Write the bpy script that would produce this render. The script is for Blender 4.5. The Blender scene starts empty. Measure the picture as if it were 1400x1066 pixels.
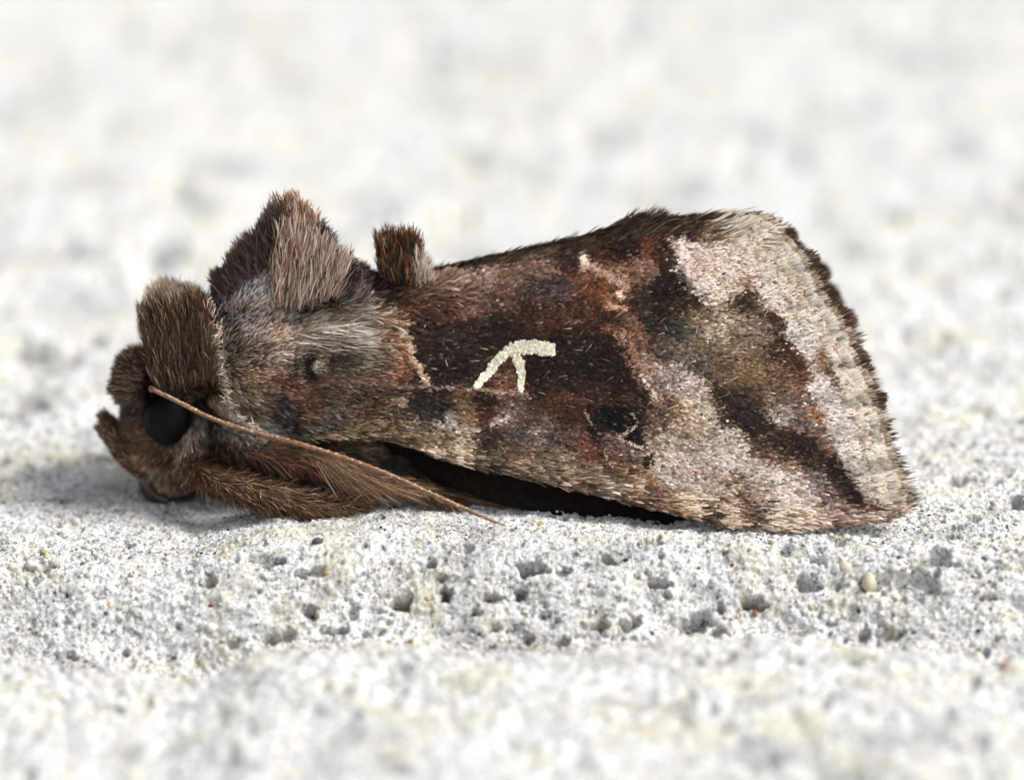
import bpy, math
import numpy as np

# ------------------------------------------------------------------ units and photo geometry
U = 0.001                      # the script works in millimetres
W0, H0 = 1400.0, 1066.0        # photograph size, used to turn pixels into directions
ELEV = math.radians(20.0)
TGT = np.array([0.0, -2.5, 3.33])
DIST = 160.0
PXMM = 50.0                    # photograph pixels per millimetre at the target
YMID = 0.25                    # symmetry plane of the moth
FWD = np.array([0.0, math.cos(ELEV), -math.sin(ELEV)])
RIGHT = np.array([1.0, 0.0, 0.0])
UP = np.array([0.0, math.sin(ELEV), math.cos(ELEV)])
CAM = TGT - DIST * FWD
rng = np.random.default_rng(11)

# ------------------------------------------------------------------ camera, sky, sun, exposure
scene = bpy.context.scene
cam_data = bpy.data.cameras.new('camera')
cam = bpy.data.objects.new('camera', cam_data)
scene.collection.objects.link(cam)
cam.location = tuple(CAM * U)
cam.rotation_euler = (math.pi / 2 - ELEV, 0, 0)
cam_data.sensor_width = 36.0
cam_data.lens = 36.0 * DIST / (W0 / PXMM)
cam_data.clip_start = 0.002
cam_data.clip_end = 100.0
cam_data.dof.use_dof = True
cam_data.dof.focus_distance = (DIST - 0.05) * U
cam_data.dof.aperture_fstop = 39.0
scene.camera = cam

SUN_ELEV = math.radians(52)
SUN_AZ = math.radians(100)     # measured from +Y (behind the moth) towards +X (its tail)
SUN_DIR = np.array([math.sin(SUN_AZ) * math.cos(SUN_ELEV), math.cos(SUN_AZ) * math.cos(SUN_ELEV), math.sin(SUN_ELEV)])
world = bpy.data.worlds.new('World')
scene.world = world
world.use_nodes = True
wn = world.node_tree.nodes
wl = world.node_tree.links
sky = wn.new('ShaderNodeTexSky')
sky.sky_type = 'NISHITA'
sky.sun_disc = False
sky.sun_elevation = SUN_ELEV
sky.sun_rotation = SUN_AZ
sky.dust_density = 4.0
sky.air_density = 1.0
hsv = wn.new('ShaderNodeHueSaturation')       # an overcast sky is nearly colourless
hsv.inputs['Saturation'].default_value = 0.38
wl.new(sky.outputs[0], hsv.inputs['Color'])
wl.new(hsv.outputs[0], wn['Background'].inputs['Color'])
wn['Background'].inputs['Strength'].default_value = 0.085
sun_data = bpy.data.lights.new('sun', 'SUN')
sun_data.energy = 1.5
sun_data.angle = math.radians(16)
sun_data.color = (1.0, 0.98, 0.955)
sun = bpy.data.objects.new('sun', sun_data)
scene.collection.objects.link(sun)
from mathutils import Vector
sun.rotation_euler = Vector(tuple(SUN_DIR)).to_track_quat('Z', 'Y').to_euler()
scene.view_settings.view_transform = 'Standard'
scene.view_settings.look = 'None'
scene.view_settings.gamma = 1.0
scene.view_settings.exposure = 1.08
scene.cycles.use_denoising = True
scene.cycles.max_bounces = 8

# ------------------------------------------------------------------ helpers
def nrm(v):
    return v / np.maximum(np.linalg.norm(v, axis=-1, keepdims=True), 1e-12)

def ray(px, py):
    px, py = np.broadcast_arrays(np.asarray(px, float), np.asarray(py, float))
    return (FWD * DIST + RIGHT * ((px - W0 / 2) / PXMM)[..., None] + UP * ((H0 / 2 - py) / PXMM)[..., None])

def unproj(px, py, y):
    d = ray(px, py)
    t = (np.asarray(y, float) - CAM[1]) / d[..., 1]
    return CAM + d * t[..., None]

def proj(P):
    q = P - CAM
    k = DIST / (q @ FWD)
    return np.stack([W0 / 2 + (q @ RIGHT) * k * PXMM, H0 / 2 - (q @ UP) * k * PXMM], -1)

def lin(hexes):
    out = []
    for h in ([hexes] if isinstance(hexes, str) else hexes):
        c = np.array([int(h[i:i + 2], 16) for i in (0, 2, 4)]) / 255.0
        out.append(np.where(c <= 0.04045, c / 12.92, ((c + 0.055) / 1.055) ** 2.4))
    return np.array(out)[0] if isinstance(hexes, str) else np.array(out)

def hash2(i, j, s):
    h = (i.astype(np.int64) * 374761393 + j.astype(np.int64) * 668265263 + s * 982451653) & 0xFFFFFFFF
    h = ((h ^ (h >> 13)) * 1274126177) & 0xFFFFFFFF
    h = ((h ^ (h >> 16)) * 2246822519) & 0xFFFFFFFF
    return ((h ^ (h >> 15)) & 0xFFFFFF) / float(0xFFFFFF)

def vnoise(x, y, s=0):                       # value noise, -1..1
    i, j = np.floor(x), np.floor(y)
    fx, fy = x - i, y - j
    fx = fx * fx * fx * (fx * (fx * 6 - 15) + 10); fy = fy * fy * fy * (fy * (fy * 6 - 15) + 10)
    a, b, c, d = hash2(i, j, s), hash2(i + 1, j, s), hash2(i, j + 1, s), hash2(i + 1, j + 1, s)
    return ((a * (1 - fx) + b * fx) * (1 - fy) + (c * (1 - fx) + d * fx) * fy) * 2 - 1

def fbm(x, y, s=0, octs=4):
    v = 0; a = 0.5
    for k in range(octs):
        ca, sa = math.cos(0.6 + k), math.sin(0.6 + k)
        v = v + a * vnoise(x * ca - y * sa, x * sa + y * ca, s + 17 * k)
        x, y, a = x * 2.03, y * 2.03, a * 0.5
    return v

def smooth(a, b, x):
    t = np.clip((x - a) / (b - a), 0, 1)
    return t * t * (3 - 2 * t)

def in_poly(px, py, poly):
    poly = np.asarray(poly, float)
    inside = np.zeros(px.shape, bool)
    n = len(poly)
    for k in range(n):
        x0, y0 = poly[k]; x1, y1 = poly[(k + 1) % n]
        c = ((y0 > py) != (y1 > py)) & (px < (x1 - x0) * (py - y0) / (y1 - y0 + 1e-12) + x0)
        inside ^= c
    return inside

def seg_dist(px, py, line):                  # distance to a polyline and position along it (0..1)
    line = np.asarray(line, float)
    best = np.full(px.shape, 1e9); par = np.zeros(px.shape)
    L = np.concatenate([[0], np.cumsum(np.linalg.norm(np.diff(line[:, :2], axis=0), axis=1))])
    for k in range(len(line) - 1):
        a, b = line[k, :2], line[k + 1, :2]
        ab = b - a
        t = np.clip(((px - a[0]) * ab[0] + (py - a[1]) * ab[1]) / (ab @ ab + 1e-9), 0, 1)
        d = np.hypot(px - a[0] - t * ab[0], py - a[1] - t * ab[1])
        m = d < best
        best = np.where(m, d, best)
        par = np.where(m, (L[k] + t * (L[k + 1] - L[k])) / L[-1], par)
    return best, par

def poly_at(line, t):                        # points along a polyline, t in 0..1, any number of columns
    line = np.asarray(line, float)
    L = np.concatenate([[0], np.cumsum(np.linalg.norm(np.diff(line[:, :2], axis=0), axis=1))])
    L = L / L[-1]
    return np.stack([np.interp(t, L, line[:, c]) for c in range(line.shape[1])], -1)

def spline(pts, n):                          # Catmull-Rom through control points
    p = np.asarray(pts, float)
    p = np.vstack([2 * p[0] - p[1], p, 2 * p[-1] - p[-2]])
    m = len(p) - 3
    t = np.linspace(0, m - 1e-6, n); k = t.astype(int); f = (t - k)[:, None]
    a, b, c, d = p[k], p[k + 1], p[k + 2], p[k + 3]
    return 0.5 * (2 * b + (c - a) * f + (2 * a - 5 * b + 4 * c - d) * f ** 2 + (3 * b - a - 3 * c + d) * f ** 3)

SAT = 0.86
ORIGIN = {'moth': np.array([0.0, YMID, 0.0])}
def mesh_obj(name, V, faces, mat, parent=None, col=None, origin=None, smooth_shade=False):
    """faces: list of integer arrays (n,k); V in millimetres."""
    V = np.asarray(V, float)
    if origin is not None: V = V - origin
    me = bpy.data.meshes.new(name)
    me.vertices.add(len(V))
    me.vertices.foreach_set('co', (V * U).astype(np.float32).ravel())
    faces = [np.asarray(f, np.int32) for f in faces if len(f)]
    loops = np.concatenate([f.ravel() for f in faces])
    tot = np.concatenate([np.full(len(f), f.shape[1], np.int32) for f in faces])
    start = np.concatenate([[0], np.cumsum(tot)[:-1]]).astype(np.int32)
    me.loops.add(len(loops)); me.loops.foreach_set('vertex_index', loops)
    me.polygons.add(len(tot)); me.polygons.foreach_set('loop_start', start)
    if smooth_shade: me.polygons.foreach_set('use_smooth', np.ones(len(tot), bool))
    me.update(calc_edges=True)
    if col is not None:
        at = me.color_attributes.new('Col', 'FLOAT_COLOR', 'POINT')
        if mat.name in ('moth_fur', 'wing_scale'):
            lum = col @ np.array([.3, .55, .15]); col = (lum[:, None] + (col - lum[:, None]) * SAT) * np.array([1.04, .985, .88]); mx = np.maximum(col.max(1, keepdims=True), 1e-6); pale = .6 * np.clip((mx - .3) / .5, 0, 1)
            col = (col * (1 - pale) + col.mean(1, keepdims=True) * np.array([1.03, .99, .96]) * pale); col = col * np.minimum(1, .88 / np.maximum(col.max(1, keepdims=True), 1e-6))
        c4 = np.ones((len(V), 4), np.float32); c4[:, :3] = np.clip(col, 0.002, 0.95)
        at.data.foreach_set('color', c4.ravel())
    me.materials.append(mat)
    o = bpy.data.objects.new(name, me)
    scene.collection.objects.link(o)
    if parent is not None: o.parent = parent
    return o

def hairs(R, D, L, Wd, N, c0, c1, bend=None, roll=0.6, taper=0.25):
    """flat tapering hair scales. R roots, D directions, L lengths, Wd widths (mm), N surface normals."""
    n = len(R)
    D = nrm(D)
    B = nrm(np.cross(D, N) + 1e-6)
    ang = rng.normal(0, roll, n)[:, None]
    B = nrm(B * np.cos(ang) + np.cross(D, B) * np.sin(ang))
    if bend is None: bend = np.zeros((n, 3))
    V = np.zeros((n, 7, 3)); C = np.zeros((n, 7, 3))
    for k, (s, w) in enumerate(((0.0, 0.55), (0.4, 1.0), (0.78, 0.8))):
        p = R + D * (L * s)[:, None] + bend * (s * s)
        V[:, 2 * k] = p - B * (Wd * w * 0.5)[:, None]
        V[:, 2 * k + 1] = p + B * (Wd * w * 0.5)[:, None]
        f = s ** 2.0
        C[:, 2 * k] = C[:, 2 * k + 1] = c0 * (1 - f) + c1 * f
    V[:, 6] = R + D * L[:, None] + bend
    C[:, 6] = c1
    b = (np.arange(n) * 7)[:, None]
    q = np.concatenate([b + np.array([0, 1, 3, 2]), b + np.array([2, 3, 5, 4])])
    t = b + np.array([4, 5, 6])
    return V.reshape(-1, 3), [q, t], C.reshape(-1, 3)

def merge(parts):
    Vs, Qs, Ts, Cs, o = [], [], [], [], 0
    for V, F, C in parts:
        Vs.append(V); Cs.append(C)
        for f in F:
            (Qs if f.shape[1] == 4 else Ts).append(f + o)
        o += len(V)
    fs = []
    if Qs: fs.append(np.concatenate(Qs))
    if Ts: fs.append(np.concatenate(Ts))
    return np.concatenate(Vs), fs, np.concatenate(Cs)

def tube(path, rad, sides=10, flat=1.0, cap=True):
    path = np.asarray(path, float); n = len(path)
    T = nrm(np.gradient(path, axis=0))
    ref = np.array([0.0, -1.0, 0.15])
    A = nrm(np.cross(T, ref)); B = np.cross(T, A)
    a = np.linspace(0, 2 * math.pi, sides, endpoint=False)
    rad = np.broadcast_to(rad, (n,))
    V = path[:, None] + rad[:, None, None] * (A[:, None] * np.cos(a)[None, :, None] + flat * B[:, None] * np.sin(a)[None, :, None])
    V = V.reshape(-1, 3)
    i = np.arange(n - 1)[:, None] * sides; j = np.arange(sides)[None]; j2 = (j + 1) % sides
    q = np.stack([i + j, i + j2, i + sides + j2, i + sides + j], -1).reshape(-1, 4)
    F = [q]
    if cap:
        V = np.vstack([V, path[0], path[-1]])
        jj = np.arange(sides); k = (jj + 1) % sides
        F.append(np.vstack([np.stack([np.full(sides, len(V) - 2), k, jj], -1),
                            np.stack([np.full(sides, len(V) - 1), (n - 1) * sides + jj, (n - 1) * sides + k], -1)]))
    return V, F

# ------------------------------------------------------------------ materials
def new_mat(name):
    m = bpy.data.materials.new(name); m.use_nodes = True
    nt = m.node_tree
    return m, nt, nt.nodes, nt.links, nt.nodes['Principled BSDF']

def scale_material(name, rough, spec, trans):
    m, nt, n, l, p = new_mat(name)
    a = n.new('ShaderNodeAttribute'); a.attribute_name = 'Col'
    l.new(a.outputs['Color'], p.inputs['Base Color'])
    p.inputs['Roughness'].default_value = rough
    p.inputs['Specular IOR Level'].default_value = spec
    t = n.new('ShaderNodeBsdfTranslucent'); l.new(a.outputs['Color'], t.inputs['Color'])
    mx = n.new('ShaderNodeMixShader'); mx.inputs[0].default_value = trans
    l.new(p.outputs[0], mx.inputs[1]); l.new(t.outputs[0], mx.inputs[2])
    l.new(mx.outputs[0], n['Material Output'].inputs['Surface'])
    return m

def plain_material(name, c, rough, spec=0.5, bump=None, coat=0.0, ramp=None, sss=0.0):
    m, nt, n, l, p = new_mat(name)
    p.inputs['Base Color'].default_value = (*c, 1)
    p.inputs['Roughness'].default_value = rough
    p.inputs['Specular IOR Level'].default_value = spec
    p.inputs['Coat Weight'].default_value = coat
    tc = n.new('ShaderNodeTexCoord')
    nz = n.new('ShaderNodeTexNoise'); nz.inputs['Scale'].default_value = 6000; nz.inputs['Detail'].default_value = 4
    l.new(tc.outputs['Object'], nz.inputs['Vector'])
    cr = n.new('ShaderNodeValToRGB')
    k = ramp or 0.5
    cr.color_ramp.elements[0].position = 0.3; cr.color_ramp.elements[0].color = (c[0] * k, c[1] * k, c[2] * k, 1)
    cr.color_ramp.elements[1].position = 0.75; cr.color_ramp.elements[1].color = (c[0] * 1.5, c[1] * 1.5, c[2] * 1.5, 1)
    l.new(nz.outputs['Fac'], cr.inputs[0]); l.new(cr.outputs[0], p.inputs['Base Color'])
    if bump:
        v = n.new('ShaderNodeTexVoronoi'); v.inputs['Scale'].default_value = bump[0]
        l.new(tc.outputs['Object'], v.inputs['Vector'])
        b = n.new('ShaderNodeBump'); b.inputs['Strength'].default_value = bump[1]; b.inputs['Distance'].default_value = 0.02 * U
        l.new(v.outputs['Distance'], b.inputs['Height']); l.new(b.outputs[0], p.inputs['Normal'])
    return m

M_SCALE = scale_material('wing_scale', 0.5, 0.26, 0.10)
M_FUR = scale_material('moth_fur', 0.42, 0.3, 0.16)
M_MARK = scale_material('cream_scale', 0.5, 0.4, 0.1)
M_MEMBRANE = plain_material('wing_membrane', (0.035, 0.022, 0.015), 0.6)
M_HIND = plain_material('hindwing_gap_shade', (0.011, 0.008, 0.006), 0.85, 0.12)  # near-black: shade of the gap under the wing put into the colour
M_SKIN = plain_material('dark_cuticle', (0.03, 0.018, 0.012), 0.5)
M_EYE = plain_material('compound_eye', (0.003, 0.0025, 0.0025), 0.5, 0.12, bump=(9000, 0.3))
M_TONGUE = plain_material('amber_cuticle', (0.035, 0.010, 0.004), 0.22, 0.5, coat=0.25)
M_ANT = plain_material('antenna_cuticle', (0.22, 0.105, 0.05), 0.4)
M_LEG = plain_material('leg_cuticle', (0.10, 0.05, 0.025), 0.45)
# ------------------------------------------------------------------ the concrete the moth rests on
def axis(lo, hi, step, far, grow, n_out):
    core = np.arange(lo, hi, step)
    a, b, s1, s2 = [], [], step, step
    x = core[0]
    while x > -far:
        s1 = min(s1 * grow, 60); x -= s1; a.append(x)
    x = core[-1]
    while x < far:
        s2 = min(s2 * n_out, 60); x += s2; b.append(x)
    return np.concatenate([a[::-1], core, b])

def ground_base(x, y):
    """large forms: a low hump that carries the moth, a dip in front of it, a swell nearer to the lens"""
    edge = -4.75 + 0.9 * fbm(x * 0.16, y * 0.0 + 3.1, 5, 3) + 0.25 * vnoise(x * 0.5, y * 0 + 1.7, 8)
    edge = edge - 0.5 * smooth(5, 10, x) + 0.4 * smooth(-6, -12, x)
    drop = smooth(0.0, -2.7, y - edge)
    swell = smooth(-7.4, -10.8, y - 1.5 * fbm(x * 0.17, y * 0.05, 21, 3) - 0.3 * vnoise(x * 0.8, y * .3, 22))
    z = -0.12 - 0.62 * smooth(-6.2, -9.0, x) * smooth(5, 1.5, y) - 2.0 * drop + 1.0 * swell
    z = z - 0.9 * smooth(-12, -26, y) * (0.6 + 0.4 * vnoise(x * 0.08, y * 0.08, 33))
    z = z - 0.25 * smooth(2, 12, y) + 0.5 * fbm(x * 0.07, y * 0.07, 40, 3) * smooth(5, 14, np.hypot(x * 0.55, y + 2))
    return z

def ground_detail(x, y, zb):
    z = 0.0
    yt = y
    y = y + 0.9 * zb
    near = 0.35 + 0.65 * smooth(0.0, 1.6, np.maximum(np.abs(yt + 1.5) - 3.2, np.abs(x) - 12.5))   # flatter where the moth sits
    z = z + near * 0.24 * fbm(x * 0.7, y * 0.8, 51, 3)
    z = z + 0.13 * fbm(x * 2.2, y * 2.2, 61, 3) * (0.45 + 0.55 * near)
    r = 1 - np.abs(vnoise(x * 5.3, y * 5.3, 71)) ; z = z + 0.035 * (r * r - 0.5)
    z = z + 0.03 * vnoise(x * 11.0, y * 11.0, 81)
    return z

gx = axis(-15.6, 15.6, 0.037, 900, 1.09, 1.09)
gy = axis(-10.5, 2.0, 0.037, 900, 1.026, 1.026)
GX, GY = np.meshgrid(gx, gy)
ZB = ground_base(GX, GY)
GZ = ground_detail(GX, GY, ZB)                 # height over the large forms, measured along their normal
GZ += 0.016 * vnoise(GX * 21, (GY + 0.9 * ZB) * 21, 91) * ((np.abs(GX) < 18) & (GY > -14) & (GY < 6))

def dig(cx, cy, r, depth, asp=1.0):
    rr = r * 1.7
    cz = ground_base(np.array([cx]), np.array([cy]))[0]
    i0, i1 = np.searchsorted(gx, [cx - rr * asp, cx + rr * asp]); j0, j1 = np.searchsorted(gy, [cy - rr, cy + rr])
    if i1 - i0 < 2 or j1 - j0 < 2: return
    X = GX[j0:j1, i0:i1]; Y = GY[j0:j1, i0:i1]
    d = np.sqrt(((X - cx) / asp) ** 2 + (Y - cy) ** 2 + (ZB[j0:j1, i0:i1] - cz) ** 2) / r + 0.85 * fbm(X * 0.9 / r + cx * 9, (Y + ZB[j0:j1, i0:i1]) * 0.9 / r, 7, 3)
    GZ[j0:j1, i0:i1] -= depth * (1 - smooth(0.5, 1.0, d)) * (1 - 0.25 * np.clip(d, 0, 1))

prng = np.random.default_rng(5)
# pits whose place the photograph shows (pixel, radius mm, depth mm)
def ground_hit(px, py):
    d = ray(px, py); t = 0.90
    for _ in range(4000):
        P = CAM + d * t
        if P[2] < ground_base(np.array([P[0]]), np.array([P[1]]))[0]: break
        t += 0.0004
    return P
PITS = [(548, 822, .22, .5), (607, 812, .17, .5), (672, 818, .22, .4), (712, 815, .2, .35), (650, 842, .12, .6), (425, 843, .26, .45),
        (458, 864, .2, .55), (378, 874, .26, .6), (822, 856, .2, .5), (765, 876, .24, .45), (985, 866, .22, .6), (948, 858, .4, .45),
        (1030, 828, .2, .6), (1080, 898, .26, .45), (885, 738, .38, .5), (870, 853, .16, .4), (60, 776, .22, .5), (40, 775, .14, .6),
        (1308, 657, .35, .5), (1262, 632, .18, .4), (1385, 680, .3, .4), (1300, 734, .2, .4), (1275, 915, .18, .6), (1105, 800, .3, .3),
        (430, 788, .2, .3), (350, 765, .3, .3), (410, 790, .14, .5), (382, 770, .12, .5), (360, 745, .1, .5), (900, 800, .2, .3),
        (1090, 870, .22, .4), (1215, 862, .25, .35), (320, 880, .2, .35), (285, 800, .2, .3), (500, 868, .16, .4), (1210, 805, .5, .25),
        (1255, 795, .4, .3), (240, 265, .9, .6), (30, 480, .9, .5), (130, 395, .5, .4), (215, 340, .7, .5), (810, 180, .9, .5), (120, 470, .5, .4)]
for px, py, r, dp in PITS:
    P = ground_hit(px, py)
    dig(P[0], P[1], r, dp * prng.uniform(1.1, 2.0), prng.uniform(1.1, 1.9))
for k in range(3400):
    r = float(np.clip(prng.lognormal(-2.75, 0.6), 0.04, 0.40))
    x, y = prng.uniform(-15.5, 15.5), prng.uniform(-11, 3)
    if vnoise(np.array([x * 0.5]), np.array([y * 0.5]), 14)[0] < prng.uniform(-0.7, 0.5): continue
    if y > -4.6 and abs(x) < 12 and r > 0.2: continue
    dig(x, y, r, r * prng.uniform(1.0, 3.2), prng.uniform(0.8, 1.6))
for k in range(700):
    x, y = prng.uniform(-40, 40), prng.uniform(3, 70)
    dig(x, y, prng.uniform(0.2, 0.8), prng.uniform(0.15, 0.6), prng.uniform(0.8, 1.5))
for k in range(160):
    x, y = prng.uniform(-16, 16), prng.uniform(-30, -11)
    dig(x, y, prng.uniform(0.15, 0.5), prng.uniform(0.1, 0.4), prng.uniform(0.8, 1.5))

gzy, gzx = np.gradient(ZB, gy, gx)
GN = nrm(np.stack([-gzx, -gzy, np.ones_like(ZB)], -1))
GPOS = np.stack([GX, GY, ZB], -1) + GN * GZ[..., None]
def ground_at(x, y):
    i = np.clip(np.searchsorted(gx, x), 0, len(gx) - 1); j = np.clip(np.searchsorted(gy, y), 0, len(gy) - 1)
    return GPOS[j, i]

def concrete_material():
    m, nt, n, l, p = new_mat('weathered_concrete')
    tc = n.new('ShaderNodeTexCoord')
    def ramp(src, stops):
        r = n.new('ShaderNodeValToRGB'); e = r.color_ramp.elements
        while len(e) < len(stops): e.new(0.5)
        for k, (pos, c) in enumerate(stops):
            e[k].position = pos; e[k].color = (*c, 1)
        l.new(src, r.inputs[0]); return r.outputs[0]
    def noise(sc, det=4, rough=0.55, out='Fac'):
        t = n.new('ShaderNodeTexNoise'); t.inputs['Scale'].default_value = sc / U
        t.inputs['Detail'].default_value = det; t.inputs['Roughness'].default_value = rough
        l.new(tc.outputs['Object'], t.inputs['Vector']); return t.outputs[out]
    def mix(f, a, b, mode='MIX'):
        x = n.new('ShaderNodeMix'); x.data_type = 'RGBA'; x.blend_type = mode
        if hasattr(f, 'default_value') or not isinstance(f, (int, float)): l.new(f, x.inputs[0])
        else: x.inputs[0].default_value = f
        for s, i in ((a, 6), (b, 7)):
            if isinstance(s, tuple): x.inputs[i].default_value = (*s, 1)
            else: l.new(s, x.inputs[i])
        return x.outputs[2]
    base = ramp(noise(0.9, 6, 0.6), [(0.30, (0.42, 0.41, 0.39)), (0.45, (0.66, 0.655, 0.645)), (0.7, (0.78, 0.78, 0.775))])
    # single sand grains in the paste: every cell has a tint of its own
    v = n.new('ShaderNodeTexVoronoi'); v.inputs['Scale'].default_value = 9.0 / U
    wv = n.new('ShaderNodeVectorMath'); wv.operation = 'MULTIPLY_ADD'
    l.new(noise(12, 2, 0.5, 'Color'), wv.inputs[0]); wv.inputs[1].default_value = (0.10 * U,) * 3; l.new(tc.outputs['Object'], wv.inputs[2])
    l.new(wv.outputs[0], v.inputs['Vector'])
    sp = n.new('ShaderNodeSeparateColor'); l.new(v.outputs['Color'], sp.inputs[0])
    grain = ramp(sp.outputs[0], [(0.0, (0.05, 0.055, 0.065)), (0.05, (0.15, 0.16, 0.18)), (0.12, (0.42, 0.38, 0.27)), (0.2, (0.46, 0.45, 0.43)), (0.32, (0.66, 0.655, 0.65)), (1.0, (0.80, 0.80, 0.79))])
    grain_r = n.new('ShaderNodeValToRGB'); grain_r.color_ramp.interpolation = 'CONSTANT'
    c = mix(0.7, base, grain)
    v2 = n.new('ShaderNodeTexVoronoi'); v2.inputs['Scale'].default_value = 24.0 / U
    l.new(tc.outputs['Object'], v2.inputs['Vector'])
    sp2 = n.new('ShaderNodeSeparateColor'); l.new(v2.outputs['Color'], sp2.inputs[0])
    fine = ramp(sp2.outputs[1], [(0.0, (0.10, 0.11, 0.13)), (0.15, (0.62, 0.60, 0.54)), (0.25, (0.9, 0.9, 0.9)), (1.0, (1.12, 1.12, 1.12))])
    c = mix(0.8, c, fine, 'MULTIPLY')
    # weathering stains: grey dirt, ochre and a little green algae
    stain = ramp(noise(0.28, 5, 0.6), [(0.30, (0.55, 0.55, 0.55)), (0.46, (1, 1, 1)), (1, (1.05, 1.05, 1.05))])
    c = mix(1.0, c, stain, 'MULTIPLY')
    alg = ramp(noise(0.55, 4, 0.6), [(0.52, (0, 0, 0)), (0.70, (0.6, 0.6, 0.6))])
    c = mix(alg, c, (0.52, 0.49, 0.31))
    och = ramp(noise(1.7, 3, 0.6), [(0.66, (0, 0, 0)), (0.8, (0.5, 0.5, 0.5))])
    c = mix(och, c, (0.50, 0.40, 0.27))
    spot = ramp(noise(0.62, 3, 0.55), [(0.60, (0, 0, 0)), (0.70, (0.6, 0.6, 0.6))])
    c = mix(spot, c, (0.27, 0.26, 0.225))
    l.new(c, p.inputs['Base Color'])
    p.inputs['Roughness'].default_value = 0.92
    p.inputs['Specular IOR Level'].default_value = 0.25
    b = n.new('ShaderNodeBump'); b.inputs['Strength'].default_value = 0.9; b.inputs['Distance'].default_value = 0.04 * U
    l.new(noise(22, 4, 0.65), b.inputs['Height']); l.new(b.outputs[0], p.inputs['Normal'])
    return m

M_CONCRETE = concrete_material()
ny, nx = GX.shape
idx = np.arange(ny * nx).reshape(ny, nx)
gq = np.stack([idx[:-1, :-1], idx[:-1, 1:], idx[1:, 1:], idx[1:, :-1]], -1).reshape(-1, 4)
ground = mesh_obj('concrete_ground', GPOS.reshape(-1, 3), [gq], M_CONCRETE, smooth_shade=True)
ground['kind'] = 'structure'
ground['label'] = 'pale weathered concrete with small pits and sand grains under the moth'

# sand grains half sunk into the surface
def grain_shape(sub=1):
    t = (1 + 5 ** 0.5) / 2
    v = nrm(np.array([(-1, t, 0), (1, t, 0), (-1, -t, 0), (1, -t, 0), (0, -1, t), (0, 1, t), (0, -1, -t), (0, 1, -t), (t, 0, -1), (t, 0, 1), (-t, 0, -1), (-t, 0, 1)], float))
    f = np.array([(0, 11, 5), (0, 5, 1), (0, 1, 7), (0, 7, 10), (0, 10, 11), (1, 5, 9), (5, 11, 4), (11, 10, 2), (10, 7, 6), (7, 1, 8), (3, 9, 4), (3, 4, 2), (3, 2, 6), (3, 6, 8), (3, 8, 9), (4, 9, 5), (2, 4, 11), (6, 2, 10), (8, 6, 7), (9, 8, 1)])
    return v, f
gv, gf = grain_shape()
n = 9000
gxs = rng.uniform(-15.4, 15.4, n); gys = rng.uniform(-11.0, 2.5, n)
keep = (vnoise(gxs * 0.6, gys * 0.6, 3) > rng.uniform(-1, 0.6, n))
gxs, gys = gxs[keep], gys[keep]; n = len(gxs)
gr = np.clip(rng.lognormal(-3.05, 0.42, n), 0.02, 0.16)
gr = np.where((gys > -4.6) & (np.abs(gxs) < 12), np.minimum(gr, 0.06), gr)
gc = ground_at(gxs, gys); gc[:, 2] += gr * rng.uniform(-0.35, 0.25, n)
shape = gv[None] * gr[:, None, None] * rng.uniform(0.65, 1.3, (n, 1, 3)) * rng.uniform(0.8, 1.15, (n, 12, 1))
pal = lin(['dedcd6', 'e8e6e2', 'cfcac0', 'c9c8ca', 'b7b3aa', 'a9a08a', '8b8a8c', 'c8b48c', '55565c', '2e2d30', '9a6a4a', 'a8a070'])
gcol = pal[rng.choice(len(pal), n, p=[.24, .2, .14, .11, .08, .05, .05, .05, .03, .02, .01, .02])] * rng.uniform(0.75, 1.0, (n, 1))
M_GRAIN = scale_material('sand_grain', 0.75, 0.35, 0.0)
go = mesh_obj('sand_grains', (gc[:, None] + shape).reshape(-1, 3), [(np.arange(n)[:, None, None] * 12 + gf[None]).reshape(-1, 3)], M_GRAIN, ground, np.repeat(gcol, 12, 0), smooth_shade=False)
go['kind'] = 'stuff'
# the few bigger stones that can be picked out
STONES = [(1275, 915, .16, '2a2a2e'), (1372, 912, .3, 'a8877e'), (1262, 632, .13, '3a4048'), (1310, 655, .16, '55585c'), (1010, 842, .09, 'a05a48'),
          (738, 716, .2, 'b0a578'), (1188, 790, .34, 'd6d0b6'), (1155, 772, .25, 'd8d2bc'), (690, 728, .18, 'aeb4b8'), (285, 830, .09, '7a4038'),
          (1330, 786, .09, '4a5058'), (1255, 720, .08, '5a6068'), (145, 730, .08, '30353c'), (220, 742, .08, '4a4236'), (215, 640, .1, '8a6a4c'),
          (655, 700, .1, '60666c'), (1000, 772, .08, '6a3f34'), (1165, 858, .09, 'c08a64'), (590, 858, .06, '8a3a34'), (510, 861, .06, '9a4038')]
for px, py, r, hx in STONES:
    P = ground_hit(px, py)
    ctr = ground_at(np.array([P[0]]), np.array([P[1]]))[0] - np.array([0, 0, r * 0.45])
    v = gv * r * rng.uniform(0.7, 1.25, (1, 3)) * rng.uniform(0.7, 1.2, (12, 1))
    mesh_obj('stone', ctr + v, [gf], M_GRAIN, ground, np.repeat(lin(hx)[None] * 0.8, 12, 0))
# ------------------------------------------------------------------ the moth
moth = bpy.data.objects.new('moth', None)
scene.collection.objects.link(moth)
moth.location = (0, YMID * U, 0)
moth.empty_display_size = 2 * U
moth['label'] = 'mottled brown moth with cream y-shaped wing mark resting on pale concrete'
moth['category'] = 'moth'
MO = ORIGIN['moth']
GAIN = 1.5                                   # photograph colour to surface colour

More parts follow.
